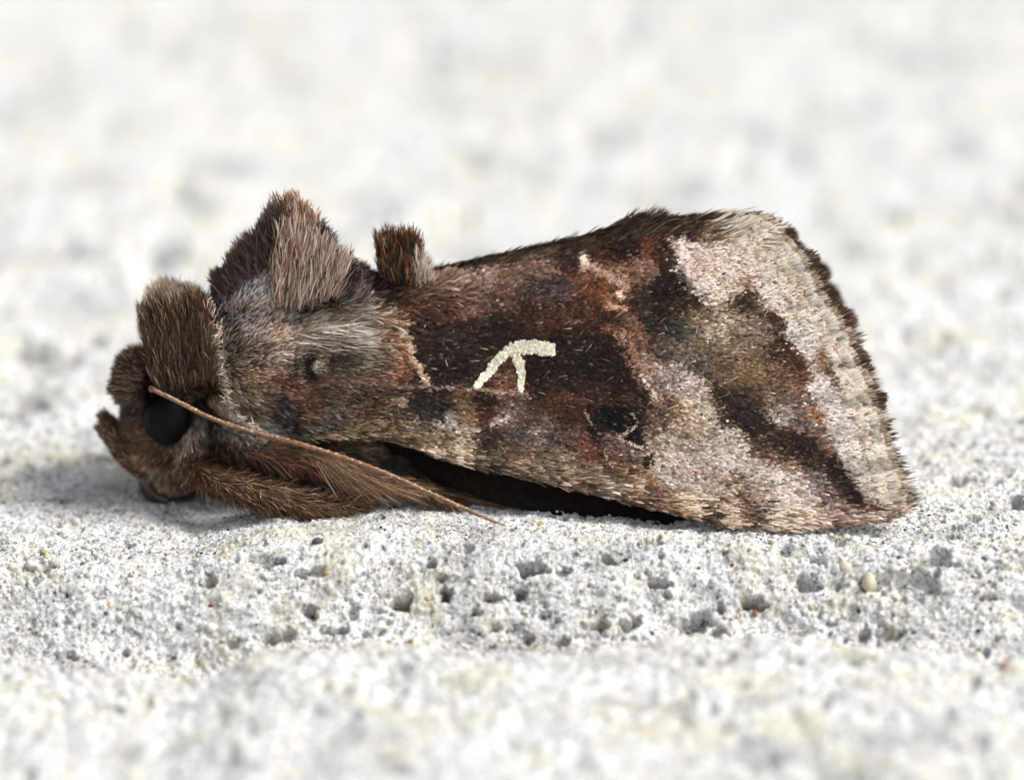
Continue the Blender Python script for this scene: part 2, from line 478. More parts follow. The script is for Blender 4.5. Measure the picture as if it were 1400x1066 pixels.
# --- forewing surface: a roof-shaped plane through the ridge and the leading edge, gently domed
R1, R2, C1 = unproj(500, 392, 0.15), unproj(1050, 292, 0.15), unproj(1060, 722, -4.3)
WN = nrm(np.cross(R2 - R1, C1 - R1))
if WN[1] > 0: WN = -WN
COSTA = [(430, 575), (480, 592), (560, 608), (620, 632), (700, 648), (800, 672), (900, 697), (980, 715), (1060, 723), (1140, 716), (1200, 708), (1226, 700)]
RIDGE = [(430, 430), (470, 405), (520, 392), (600, 377), (700, 356), (800, 334), (880, 309), (960, 303), (1036, 305)]
TERMEN = [(1036, 306), (1062, 338), (1086, 376), (1104, 412), (1124, 446), (1144, 478), (1155, 508), (1165, 534), (1176, 562), (1188, 590), (1196, 620), (1205, 655), (1213, 684), (1226, 700)]
VEIN = [(430, 520), (560, 527), (640, 532), (760, 545), (900, 575), (1100, 630)]
OUTLINE = COSTA + TERMEN[::-1][1:] + RIDGE[::-1][1:]

def wing(px, py):
    px, py = np.broadcast_arrays(np.asarray(px, float), np.asarray(py, float))
    d = ray(px, py)
    t = ((R1 - CAM) @ WN) / (d @ WN)
    lo = np.interp(px, [c[0] for c in COSTA], [c[1] for c in COSTA])
    hi = np.interp(px, [c[0] for c in RIDGE], [c[1] for c in RIDGE])
    b = np.clip((lo - py) / (lo - hi), 0, 1)
    bulge = 1.9 * b * (1 - b) * (0.55 + 0.45 * smooth(1250, 900, px))
    vein = np.interp(px, [c[0] for c in VEIN], [c[1] for c in VEIN])
    bulge = bulge + 0.10 * np.exp(-((py - vein) / 14) ** 2) * smooth(900, 700, px) - 0.12 * np.exp(-((py - vein - 34) / 22) ** 2) * smooth(1000, 700, px)
    bulge = bulge + 0.10 * fbm(px / 70, py / 70, 9, 3) + 0.15 * smooth(600, 440, px) + 0.16 * smooth(30, 0, lo - py)
    # soft corrugation of the outer margin
    dt, s = seg_dist(px, py, TERMEN)
    bulge = bulge + 0.10 * np.sin(s * 2 * math.pi * 9) * smooth(70, 5, dt)
    y = CAM[1] + d[..., 1] * t - bulge
    y = np.minimum(y, YMID - 0.06)
    return CAM + d * ((y - CAM[1]) / d[..., 1])[..., None]

def wing_frame(px, py, dx, dy):
    e = 1.5
    T = wing(px + e * dx, py + e * dy) - wing(px - e * dx, py - e * dy)
    B = wing(px - e * dy, py + e * dx) - wing(px + e * dy, py - e * dx)
    T = nrm(T); N = nrm(np.cross(T, B))
    N = np.where((N[:, 1] > 0)[:, None], -N, N)
    return T, nrm(np.cross(N, T)), N

# --- the wing pattern: colours where they lie on the wing (photograph pixels address the wing's surface)
CT = '''480,400,2a1c16 520,408,2e1d16 560,398,5a4238 600,390,7d6354 650,380,80665a 700,372,6f5346 740,365,725548 775,362,33201a 545,425,4a2c1e
600,425,55392e 640,415,664a40 680,408,553c34 720,398,463634 760,398,44373a 785,388,6a4030 805,400,5e3820 830,398,744524 855,370,75533e 880,372,765848 855,348,25120c
882,338,4f2a18 905,345,45240f 915,368,3a271e 900,392,2a1c16 930,395,1f140f 905,410,2a1d14 870,410,3a281c 940,412,3a2c20
600,465,30201b 640,455,33231d 680,445,30201a 600,500,211614 640,495,1e1412 660,470,2a1a14 720,435,3c2416 760,435,43271a 800,430,492c18 770,460,2a1710 820,455,2e1a12 790,490,1e1210 825,490,1c110f
845,520,23150f 780,520,251612 740,510,22140f 740,532,3a2219 690,515,80553a 688,500,5a3422 820,540,3a211a 860,545,3e2820 760,552,55301f
455,450,988878 500,455,7a6450 480,480,2c221c 510,480,6e5442 470,505,2a1e1c 520,505,4a3830 545,490,7a4c2e 540,515,6a4030 450,522,5a4030 565,515,3a241c 575,490,2a1a16 570,455,33211a
460,560,50382a 430,545,54402e 500,555,4f3c30 540,552,4a3830 575,552,30282a 590,570,2c262c 640,558,80603f 665,572,54352a 655,550,3a241a 690,565,7a6156 730,565,604838 780,565,4d2e20
440,590,5a4632 490,580,4a3a34 530,585,5e4a38 560,590,6f5f4a 600,600,80684c 625,612,a88c64 660,600,3f3228 700,595,4a4040 740,590,6a5855 780,595,4f3a36 700,620,6e5743 660,630,55473a 760,630,82694e 740,645,6a5a4a
800,612,6f3c29 815,590,2e1f1c 830,570,20140f 855,572,1e130e 830,602,5e4c4a 855,618,66524c 840,635,6a4a30 800,645,7a6450 860,655,94734a 830,660,80705c 885,672,6a5040 880,655,947048
900,450,302d2a 925,455,3e3a34 865,465,6e4a38 880,500,7a5c50 915,515,867672 900,480,4a3e3a 940,475,665848 965,452,8a7a64 990,440,80705c 1020,470,705e4c 945,432,645342 915,425,3a2a20 1000,418,54432f 1040,450,706054 1020,410,3c2c20 1055,440,4a3022
1065,475,42291c 1082,492,4a2a1c 950,500,4d4540 980,495,604f3c 1020,510,70573a 1060,515,6f5340 1095,520,6a4632 950,535,a48e7c 935,525,a0908a 985,540,4a3a30 1025,545,4f3c30 1060,545,76604f 1095,550,705850 995,565,382a28 1030,580,2a1f1c 1065,570,80746c 1095,580,706058
1110,565,8c5c3a 930,560,9e7d52 960,565,b29c82 910,560,5f483e 900,580,6a5444 920,590,917b62 905,605,9c8872 960,600,aa917c 1000,605,b8a494 1035,608,564434 1070,602,382822 1100,608,251b1c 1122,608,6e5246 1050,628,6e5040 1100,632,44322a 1135,640,3a2618 1000,635,c6b2a6 1040,640,bcaa9c
960,630,b8a290 925,640,b89e8a 900,645,bca286 950,660,ae9a80 1008,662,58403a 1030,668,b48a66 1060,655,d2c2b6 1085,645,86685a 1110,658,8e8080 1085,668,b49c8a 1150,655,382820 1162,675,33201a 1178,690,50301f 1130,672,6f5552 1100,685,b29a86 1140,692,80665c 1060,685,d6bea2 1015,690,7a5640 1030,702,50403a
975,678,bc986e 990,703,d4b487 945,690,cdad7d 960,702,5a463c 900,690,806548 930,703,bc9e74 1050,712,d0b082 1090,706,ccac84 1180,703,b09686 1220,692,9c8877 1150,706,8a6f5e
925,340,d0bcac 945,345,c0a692 960,352,bc9e88 990,350,c4aa92 1020,340,ccb494 930,362,d6c8c0 955,375,b08c70 1000,372,cab6a6 965,398,c4b6aa 945,392,d2c4bc 1000,395,a89076 985,408,b8a284 1018,385,8a6448 1035,368,ccae88 1060,350,d4bc9c 975,325,6a5440 1000,322,a08a70 940,325,3a281e 920,322,2a1c14
1080,372,bca07c 1040,395,dcc8b4 1055,412,dccab8 1075,400,ccb89e 1100,392,aa8a62 1075,430,d0b898 1080,452,dad2ce 1095,475,d6cecA 1112,498,9c764a 1130,505,7c5e48 1135,522,6c524a 1113,528,d6c6be 1130,552,dcd0ca 1150,572,d2c4bd 1148,600,d4c8c0 1162,630,d0c0ae 1178,660,cabaae 1192,682,a08270 1060,380,d8c4a8 1085,400,c0a680
1150,520,cbb694 1170,560,cbb898 1185,600,cdbc9c 1198,640,d0bd9a 1208,680,cdb896 1120,450,cdb896 1105,425,c8b08a 1090,400,b89a70'''
CT = [c.split(',') for c in CT.split()]
CTP = np.array([(float(a), float(b)) for a, b, _ in CT]); CTC = np.sqrt(lin([c.lower() for _, _, c in CT]))

def idw(px, py, P, Cc, power=2.8, eps=14.0):
    out = np.zeros((len(px), Cc.shape[1]))
    for s in range(0, len(px), 8000):
        d2 = (px[s:s + 8000, None] - P[None, :, 0]) ** 2 + (py[s:s + 8000, None] - P[None, :, 1]) ** 2
        w = 1.0 / (d2 + eps) ** power
        out[s:s + 8000] = (w @ Cc) / w.sum(1, keepdims=True)
    return out

STROKES = [  # polyline, half width, colour, strength
    ([(475, 413), (505, 432), (535, 445), (553, 462), (560, 490), (570, 508), (580, 524)], 4.0, 'c09468', .8),
    ([(520, 452), (540, 470), (545, 500)], 12, '80542f', .6),
    ([(440, 522), (500, 524), (560, 527), (640, 532), (720, 541)], 2.0, '8f7a6c', .7),
    ([(440, 515), (490, 517), (540, 520)], 5.0, '7a4a30', .5),
    ([(793, 352), (795, 364)], 6, 'd0b088', 1), ([(805, 366), (825, 378), (842, 388), (853, 396)], 4.5, 'b8805a', .8), ([(842, 402), (845, 408)], 3, 'd0a880', .9),
    ([(828, 421), (848, 424)], 3.5, 'b87848', .9), ([(822, 450), (846, 458)], 6, '7a5030', .6),
    ([(842, 455), (856, 472), (868, 495), (880, 520), (895, 548)], 5.0, '8a6450', .6), ([(873, 515), (882, 530), (893, 547)], 2.2, 'e0c098', 1),
    ([(855, 520), (868, 540), (885, 556)], 4.5, '2a1812', .7),
    ([(608, 566), (614, 578), (626, 586)], 5, 'a89c98', .8), ([(588, 577), (610, 586), (650, 588)], 3.5, 'a88e74', .8), ([(668, 578), (690, 572)], 4, 'b0a098', .7),
    ([(560, 604), (590, 614), (612, 618), (640, 606)], 3.0, 'c8aa78', .85), ([(445, 545), (462, 555), (472, 568)], 4, 'b08a58', .8), ([(535, 545), (548, 550)], 5, 'b09070', .7),
    ([(925, 640), (990, 652)], 2.5, 'b47a48', .6), ([(850, 640), (900, 662), (960, 685)], 2.5, 'a07444', .6),
    ([(790, 660), (880, 690), (960, 708)], 2.5, '3a2c24', .6), ([(1060, 720), (1150, 713), (1230, 699)], 2.0, '5a3a28', .6),
    ([(1098, 425), (1106, 452), (1133, 480), (1140, 508), (1150, 532), (1160, 562), (1176, 590), (1184, 620), (1194, 655), (1205, 684)], 3.6, 'e2cfa9', .95),
    ([(1050, 372), (1070, 395), (1092, 420)], 3.0, 'd8c0a0', .8),
    ([(1043, 376), (1060, 398), (1085, 425), (1094, 450)], 2.2, '9a7c60', .7), ([(1122, 505), (1136, 515), (1150, 548), (1165, 580), (1176, 612), (1186, 640)], 2.2, '6a5240', .55),
    ([(905, 330), (925, 362), (935, 392), (955, 408), (1000, 418), (1015, 410)], 3.0, '2a1a12', .5),
    ([(700, 470), (640, 480), (600, 482)], 3, '3a2820', .4), ([(960, 520), (1000, 560), (1050, 590), (1090, 600), (1130, 630), (1165, 680)], 7, '2a1c18', .45)]
BLACKS = [[(846, 599), (868, 588), (876, 598), (876, 612)], [(873, 622), (889, 620), (888, 634), (880, 641), (874, 636)], [(806, 560), (855, 558), (866, 566), (862, 582), (842, 590), (830, 585), (812, 572)]]
PATCHES = [([(903, 325), (918, 345), (928, 365), (935, 385), (938, 402), (955, 408), (985, 412), (1005, 405), (1012, 392), (1022, 378), (1045, 362), (1035, 345), (1000, 334), (960, 332), (925, 330)], ['ac907c', '9a785e', 'c4b2a6', '80583e'], .6),
           ([(1020, 378), (1040, 397), (1055, 417), (1073, 438), (1078, 457), (1088, 480), (1100, 500), (1106, 514), (1106, 532), (1113, 557), (1123, 577), (1130, 597), (1143, 622), (1152, 644), (1165, 668), (1178, 686), (1195, 682), (1186, 650), (1174, 610), (1160, 580), (1148, 555), (1136, 528), (1116, 503), (1108, 488), (1100, 455), (1085, 427), (1062, 397), (1045, 377)], ['bcaa9e', 'd0c4bc', 'a48a72', 'b09478'], .72),
           ([(975, 530), (1010, 538), (1055, 582), (1098, 594), (1124, 622), (1150, 652), (1180, 694), (1158, 690), (1120, 652), (1080, 628), (1030, 606), (992, 578)], ['241a1a', '33241e', '1c1414', '4a3226'], .72),
           ([(1012, 388), (1032, 396), (1052, 420), (1070, 442), (1070, 470), (1090, 500), (1096, 520), (1080, 518), (1058, 480), (1050, 448), (1020, 425), (1005, 412)], ['3a2418', '5a3420', '2c1c14'], .6),
           ([(900, 330), (916, 348), (926, 368), (933, 388), (936, 404), (960, 414), (1000, 420), (960, 424), (915, 420), (885, 405), (905, 385), (890, 350)], ['20150f', '33221a', '180f0c'], .7),
           ([(895, 600), (960, 598), (1010, 625), (1060, 650), (1075, 672), (1040, 695), (1000, 672), (940, 655), (893, 645), (884, 615)], ['ac9888', '9a8068', 'c4b4a6', '7a6250', '94704e'], .5),
           ([(590, 455), (700, 440), (760, 462), (830, 470), (850, 520), (780, 528), (725, 535), (600, 522), (580, 490)], ['1c1210', '281a14', '120c0a', '3a2418'], .6)]
YMARK = [([(648, 529), (664, 513), (677, 495), (688, 484), (702, 476)], (2.6, 6.2)), ([(695, 481), (712, 475), (735, 475), (752, 481)], (8.0, 11.0)),
         ([(702, 490), (709, 498), (711, 512), (709, 533)], (5.5, 2.2))]

def wing_colour(px, py, seed=0):
    wx = px + 5 * fbm(px / 18, py / 18, 100, 3) + 3 * vnoise(px / 5, py / 5, 101)
    wy = py + 5 * fbm(px / 18, py / 18, 110, 3) + 3 * vnoise(px / 5, py / 5, 111)
    sg = np.where(rng.random(len(px)) < .25, 7.0, 2.2)          # neighbouring colours mingle scale by scale
    wx = wx + rng.normal(0, 1, len(px)) * sg * 1.5; wy = wy + rng.normal(0, 1, len(px)) * sg * .7
    c = idw(wx, wy, CTP, CTC, 3.4, 10.0) ** 2
    m = 1 + 0.3 * fbm(px / 12, py / 7, 120, 3) + 0.55 * fbm(px / 22, (py - .12 * px) / 4.5, 125, 2) + 0.25 * vnoise(px / 4, py / 4, 121)
    c = c * np.clip(m, 0.4, 1.8)[:, None]
    for poly, hxs, a in PATCHES:
        ex = px + 4 * fbm(px / 9, py / 9, 140, 3) + rng.normal(0, 2.2, len(px)); ey = py + 4 * fbm(px / 9, py / 9, 141, 3) + rng.normal(0, 1.4, len(px))
        k = in_poly(ex, ey, poly) * a * np.clip(.75 + .5 * fbm(px / 14, py / 8, 142, 3), 0, 1)
        pc = lin(hxs)[np.minimum((rng.random(len(px)) ** 1.6 * len(hxs)).astype(int), len(hxs) - 1)]
        c = c * (1 - k[:, None]) + pc * k[:, None]
    for line, hw, hx, a in STROKES:
        d, s = seg_dist(px + 2.0 * vnoise(px / 6, py / 6, 130), py + 2.0 * vnoise(px / 6, py / 6, 131), line)
        k = a * smooth(hw * 1.5, hw * 0.7, d)
        c = c * (1 - k[:, None]) + lin(hx) * k[:, None]
    for poly in BLACKS:
        c[in_poly(px, py, poly)] *= 0.12
    n = len(px)
    r = rng.random(n)
    grey = lin('c4b6b6'); dark = lin('1c1310'); rust = lin('8a4a28')
    lum = c.mean(1)
    c = c * (np.clip(lum, .004, 1) / .16)[:, None] ** .22; lum = c.mean(1)
    k = np.where(r < 0.05, 0.35, 0)[:, None]; c = c * (1 - k) + grey * np.minimum(1, 0.25 + 2.2 * lum)[:, None] * k
    k = np.where((r > 0.05) & (r < 0.14), 0.6, 0)[:, None]; c = c * (1 - k) + dark * k
    k = np.where((r > 0.14) & (r < 0.20), 0.4, 0)[:, None]; c = c * (1 - k) + rust * np.minimum(1, 0.2 + 2.5 * lum)[:, None] * k
    return c * rng.lognormal(0, 0.40, n)[:, None] * GAIN

def flow(px, py):                              # scales run from the wing root to the outer margin
    dx, dy = px - 250, (py - (470 + 0.12 * (px - 430)))
    up = smooth(0.6, 1.0, (px - 700) / 400.0)
    dy = dy * 0.55
    d = np.stack([dx, dy], -1)
    return nrm(d)

def scales(px, py, L, Wd, col, lift=0.16, jitter=0.22, base=0.015):
    n = len(px)
    f = flow(px, py)
    a = rng.normal(0, jitter, n)
    dx = f[:, 0] * np.cos(a) - f[:, 1] * np.sin(a); dy = f[:, 0] * np.sin(a) + f[:, 1] * np.cos(a)
    T, B, N = wing_frame(px, py, dx, dy)
    P = wing(px, py)
    lf = np.clip(rng.normal(lift, 0.10, n), 0.02, 0.5)
    T = T * np.cos(lf)[:, None] + N * np.sin(lf)[:, None]
    rl = rng.normal(0, 0.25, n)
    B = B * np.cos(rl)[:, None] + N * np.sin(rl)[:, None]
    P = P + N * (base + rng.uniform(0, 0.03, n))[:, None]
    V = np.zeros((n, 7, 3)); L = L[:, None]; h = Wd[:, None] * 0.5
    V[:, 0] = P - B * h * 0.35; V[:, 1] = P + B * h * 0.35
    m = P + T * L * 0.5 + N * L * 0.03
    V[:, 2] = m - B * h; V[:, 3] = m + B * h
    e = P + T * L * 0.93
    V[:, 4] = e - B * h * 0.85; V[:, 5] = e + B * h * 0.85
    V[:, 6] = P + T * L * rng.uniform(0.95, 1.12, (n, 1)) - N * L * 0.04
    b = (np.arange(n) * 7)[:, None]
    C = np.repeat(col, 7, 0).reshape(n, 7, 3).copy()
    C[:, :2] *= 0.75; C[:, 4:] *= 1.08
    return V.reshape(-1, 3), [np.concatenate([b + np.array([0, 1, 3, 2]), b + np.array([2, 3, 5, 4])]), b + np.array([4, 5, 6])], C.reshape(-1, 3)

# membrane
def wing_membrane():
    na, nb = 150, 60
    a = np.linspace(0, 1, na); b = np.linspace(0, 1, nb)
    lo = poly_at(COSTA, a); hi = poly_at(RIDGE, a); te = poly_at(TERMEN, b)[::-1]
    Pm = lo[:, None] * (1 - b)[None, :, None] + hi[:, None] * b[None, :, None]
    end = te - (lo[-1] * (1 - b)[:, None] + hi[-1] * b[:, None])
    Pm = Pm + end[None] * (a[:, None, None] ** 4)
    Pm = Pm.reshape(-1, 2)
    V = wing(Pm[:, 0], Pm[:, 1])
    i = np.arange(na * nb).reshape(na, nb)
    q = np.stack([i[:-1, :-1], i[1:, :-1], i[1:, 1:], i[:-1, 1:]], -1).reshape(-1, 4)
    Nn = WN * -0.03
    V2 = np.vstack([V, V + Nn])
    n0 = len(V)
    rim = np.concatenate([i[0], i[1:, -1], i[-1, ::-1][1:], i[::-1, 0][1:]])
    r2 = np.roll(rim, -1)
    side = np.stack([rim, r2, r2 + n0, rim + n0], -1)
    return V2, [q, q[:, ::-1] + n0, side]
V, F = wing_membrane()
forewing = mesh_obj('forewing', V, F, M_MEMBRANE, moth, origin=MO, smooth_shade=True)

parts = []
def sample_poly(poly, n):
    poly = np.asarray(poly, float); lo, hi = poly.min(0), poly.max(0)
    out = np.zeros((0, 2))
    while len(out) < n:
        p = rng.uniform(lo, hi, (n * 2, 2)); out = np.vstack([out, p[in_poly(p[:, 0], p[:, 1], poly)]])
    return out[:n]
p = sample_poly(OUTLINE, 70000)
n = len(p)
rear = smooth(800, 1100, p[:, 0])
L = rng.uniform(0.11, 0.19, n); Wd = rng.uniform(0.05, 0.085, n) * (1 - 0.15 * rear)
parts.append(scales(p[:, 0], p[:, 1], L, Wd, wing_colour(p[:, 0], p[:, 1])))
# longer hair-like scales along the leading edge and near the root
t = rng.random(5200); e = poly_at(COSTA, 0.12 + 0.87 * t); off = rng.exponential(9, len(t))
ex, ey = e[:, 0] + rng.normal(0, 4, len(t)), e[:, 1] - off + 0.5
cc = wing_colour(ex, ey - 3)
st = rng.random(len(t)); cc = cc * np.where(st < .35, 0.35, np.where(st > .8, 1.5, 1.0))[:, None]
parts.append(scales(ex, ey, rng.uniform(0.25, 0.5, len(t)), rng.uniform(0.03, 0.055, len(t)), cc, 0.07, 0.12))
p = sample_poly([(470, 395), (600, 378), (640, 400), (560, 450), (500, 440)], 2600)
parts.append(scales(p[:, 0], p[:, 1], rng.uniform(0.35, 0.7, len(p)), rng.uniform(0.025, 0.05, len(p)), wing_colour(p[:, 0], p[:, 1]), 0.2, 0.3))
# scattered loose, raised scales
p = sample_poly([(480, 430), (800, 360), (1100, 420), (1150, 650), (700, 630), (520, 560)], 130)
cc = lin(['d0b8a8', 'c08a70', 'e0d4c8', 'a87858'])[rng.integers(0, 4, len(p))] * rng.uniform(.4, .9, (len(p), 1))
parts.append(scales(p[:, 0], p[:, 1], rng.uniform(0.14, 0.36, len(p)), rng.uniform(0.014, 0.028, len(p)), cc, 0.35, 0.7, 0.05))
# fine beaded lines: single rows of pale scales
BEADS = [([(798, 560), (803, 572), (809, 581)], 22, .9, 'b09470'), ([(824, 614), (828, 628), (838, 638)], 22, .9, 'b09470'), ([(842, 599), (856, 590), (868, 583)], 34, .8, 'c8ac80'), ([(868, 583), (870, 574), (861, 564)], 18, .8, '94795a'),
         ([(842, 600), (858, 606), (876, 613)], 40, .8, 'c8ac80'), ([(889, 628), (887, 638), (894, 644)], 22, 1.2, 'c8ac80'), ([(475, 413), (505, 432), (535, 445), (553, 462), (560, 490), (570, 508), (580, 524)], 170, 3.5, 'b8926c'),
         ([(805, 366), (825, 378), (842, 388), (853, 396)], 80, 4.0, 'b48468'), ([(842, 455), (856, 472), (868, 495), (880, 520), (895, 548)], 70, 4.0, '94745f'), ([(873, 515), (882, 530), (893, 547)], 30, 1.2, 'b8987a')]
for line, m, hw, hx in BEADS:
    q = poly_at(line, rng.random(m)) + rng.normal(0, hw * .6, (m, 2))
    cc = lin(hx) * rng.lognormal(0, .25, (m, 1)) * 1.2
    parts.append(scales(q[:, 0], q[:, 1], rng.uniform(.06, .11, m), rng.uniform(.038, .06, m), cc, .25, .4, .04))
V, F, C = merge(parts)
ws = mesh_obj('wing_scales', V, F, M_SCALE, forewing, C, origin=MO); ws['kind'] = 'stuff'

# cream mark: rows of small, thick, bright scales
parts = []
for line, (w0, w1) in YMARK:
    m = 900
    t = rng.random(m); q = poly_at(line, t); hw = w0 + (w1 - w0) * t
    hw = hw * np.where(t > .9, np.sqrt(np.clip((1 - t) / .1, .15, 1)), 1) if w1 > 7 else hw
    q = q + rng.uniform(-1, 1, (m, 2)) * hw[:, None] * 0.72
    cc = lin(['faf3da', 'f4eac8', 'fffaf0', 'ecdcb0'])[rng.choice(4, m, p=[.45, .25, .22, .08])] * rng.lognormal(-.08, .14, (m, 1)) * 0.97
    parts.append(scales(q[:, 0], q[:, 1], rng.uniform(0.08, 0.13, m), rng.uniform(0.07, 0.1, m), cc, 0.28, 0.5, 0.05))
V, F, C = merge(parts)
mk = mesh_obj('wing_mark', V, F, M_MARK, forewing, C, origin=MO)
mk['label'] = 'cream y-shaped mark of bright scales'
mk['kind'] = 'stuff'

# fringe along the outer margin: layered bands with scalloped tips
parts = []
FR_OUT = [(1052, 286), (1088, 318), (1110, 352), (1140, 385), (1150, 408), (1180, 445), (1186, 465), (1206, 505), (1218, 545), (1226, 580), (1232, 612), (1240, 640), (1245, 665), (1250, 692)]
def fringe(n, off0, len_px, cols, probs, wid, depth, chunk=None, period=15.0, skip=None, lift=0.1, shade=None, grad=(.85, 1.1)):
    t = rng.random(n)
    if chunk is not None:
        t = t[chunk(t) > rng.random(len(t))]
    n = len(t)
    e = poly_at(TERMEN, t)
    d = poly_at(TERMEN, np.clip(t + .01, 0, 1)) - poly_at(TERMEN, np.clip(t - .01, 0, 1)); d = nrm(d)
    out = np.stack([d[:, 1], -d[:, 0]], -1)
    out = np.where((out[:, 0] < 0)[:, None], -out, out)
    fl = flow(e[:, 0], e[:, 1]); dr = nrm(out * 0.45 + fl * 0.75)
    ph = (t * period) % 1.0
    sc = 0.55 + 0.58 * np.sin(math.pi * ph) ** 0.7
    dr = nrm(dr + d * ((0.5 - ph) * -0.35)[:, None] + rng.normal(0, 0.045, (n, 2)))
    st = e + dr * (off0 + rng.uniform(-3, 3, n))[:, None]
    sc = sc * (1 + .3 * vnoise(t * 21, t * 0, 78)) * (.6 + .4 * smooth(0, .15, t))
    Lp = len_px * sc * rng.uniform(0.8, 1.1, n)
    T, B, N = wing_frame(e[:, 0] - 12, e[:, 1], dr[:, 0], dr[:, 1])
    P0 = wing(e[:, 0] - 8, e[:, 1]); P0 = P0 + (RIGHT * ((st[:, 0] - e[:, 0] + 8) / PXMM)[:, None] - UP * ((st[:, 1] - e[:, 1]) / PXMM)[:, None])
    wave = 0.07 * np.sin(2 * math.pi * t * period)
    P0 = P0 + N * (depth + wave + rng.uniform(-.015, .015, n))[:, None]
    Dd = nrm(RIGHT * dr[:, :1] - UP * dr[:, 1:2] + N * rng.normal(lift, .08, (n, 1)) + np.array([0, .15, 0]))
    c = lin(cols)[rng.choice(len(cols), n, p=probs)] * rng.uniform(.8, 1.1, (n, 1)) * GAIN * 1.15 * np.clip(1 + .45 * vnoise(t * 70, t * 0, 77), .5, 1.5)[:, None]
    if shade is not None: c = c * shade(t)[:, None]
    parts.append(hairs(P0, Dd, Lp / PXMM, np.full(n, wid) * rng.uniform(.7, 1.2, n), N, c * grad[0], c * grad[1], None, 0.25))
dk = lambda t: np.clip(0.05 + 0.95 * (np.sin(2 * math.pi * (t * 6.3 + .05)) > -0.15) * (t < .66) * (t > .05), 0, 1)
PD = 15
fringe(9000, 15, 24, ['4a3a30', '33261f', '5e4a3a', '7d6a56'], [.4, .35, .15, .1], .036, -.05, dk, PD)
fringe(7500, 10, 17, ['98846a', 'b09c80', '6e5a46', 'c4b49c'], [.3, .3, .25, .15], .032, -.02, None, PD)
fringe(7000, 2, 15, ['bcaa90', 'd8ccb6', '947f66', 'eae2d4'], [.3, .3, .15, .25], .03, .02, None, PD, lift=.18, grad=(.7, 1.35))
fringe(3000, -9, 9, ['d8c49c', 'e4d4b0', 'b8a27c', 'cdb78c'], [.35, .35, .1, .2], .04, .04, None, PD, lift=.15, grad=(.75, 1.15))
# the tuft where outer and inner margins meet
n = 1500
t = rng.random(n)
sx = 972 + 62 * t + rng.normal(0, 5, n); sy = 322 - 6 * t + rng.normal(0, 7, n) + 18 * np.clip(t - .75, 0, 1)
P0 = wing(sx - 6, np.maximum(sy, 312)); P0 = P0 + UP * ((np.maximum(sy, 312) - sy) / PXMM)[:, None] + np.array([.12, 0, 0])
ang = -0.42 + 0.35 * t + rng.normal(0, .12, n)
Dd = RIGHT * np.cos(ang)[:, None] - UP * np.sin(ang)[:, None] + np.array([0, -.1, 0]) + rng.normal(0, .06, (n, 3))
c = lin(['d8c69c', 'e8dcc0', 'b49c74', '8a7458', '5a4434', 'efe6d4'])[rng.choice(6, n, p=[.3, .2, .2, .12, .1, .08])] * rng.uniform(.8, 1.05, (n, 1)) * GAIN
parts.append(hairs(P0, Dd, rng.uniform(.45, .85, n), rng.uniform(.03, .055, n), np.tile(WN, (n, 1)), c * .75, c))
V, F, C = merge(parts)
fr = mesh_obj('wing_fringe', V, F, M_SCALE, forewing, C, origin=MO); fr['kind'] = 'stuff'

# dark hair along the inner margin (the ridge)
parts = []
n = 5200
t = rng.random(n)
q = poly_at(RIDGE, 0.26 + 0.66 * t)
q[:, 1] += rng.uniform(-2, 15, n) * (0.4 + 0.9 * smooth(.1, .6, t)) + 1
P0 = wing(q[:, 0], q[:, 1]) + np.array([0, 0, .03])
tuft = np.exp(-((q[:, 0] - 872) / 20) ** 2)
ang = -0.30 - 0.10 * rng.random(n) - 0.55 * tuft * rng.random(n) + rng.normal(0, .13, n) + 0.22 * smooth(900, 1000, q[:, 0])
Dd = RIGHT * np.cos(ang)[:, None] - UP * np.sin(ang)[:, None] + np.stack([0 * t, rng.normal(.05, .12, n), 0 * t], -1)
c = lin(['2e241e', '3c3028', '564638', '6e5c4a', '241a16'])[rng.choice(5, n, p=[.3, .3, .2, .08, .12])] * rng.uniform(.8, 1.2, (n, 1)) * GAIN
Lh = rng.uniform(.3, .75, n) * (0.5 + .5 * smooth(.0, .4, t)) * (1 + .3 * tuft)
parts.append(hairs(P0, Dd, Lh, rng.uniform(.022, .045, n), np.tile(WN, (n, 1)), c * .8, c * 1.2))
V, F, C = merge(parts)
rf = mesh_obj('ridge_hairs', V, F, M_FUR, forewing, C, origin=MO); rf['kind'] = 'stuff'

# --- hindwing folded under the forewing, extended down as a dark sheet for gap shade
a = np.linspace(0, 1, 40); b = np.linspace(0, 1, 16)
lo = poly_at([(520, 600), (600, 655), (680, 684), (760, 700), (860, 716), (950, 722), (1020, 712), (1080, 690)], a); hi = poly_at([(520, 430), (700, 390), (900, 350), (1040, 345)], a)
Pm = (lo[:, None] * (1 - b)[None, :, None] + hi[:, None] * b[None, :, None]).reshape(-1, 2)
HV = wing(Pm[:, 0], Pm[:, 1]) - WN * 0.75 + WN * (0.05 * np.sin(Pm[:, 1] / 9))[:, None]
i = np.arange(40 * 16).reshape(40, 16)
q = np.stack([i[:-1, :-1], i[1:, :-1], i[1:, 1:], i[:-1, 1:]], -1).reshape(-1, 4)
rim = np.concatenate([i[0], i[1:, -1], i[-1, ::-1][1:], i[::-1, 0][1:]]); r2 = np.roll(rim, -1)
hindwing = mesh_obj('hindwing', np.vstack([HV, HV - WN * .025]), [q, q[:, ::-1] + len(HV), np.stack([rim, r2, r2 + len(HV), rim + len(HV)], -1)], M_HIND, moth, origin=MO, smooth_shade=True)
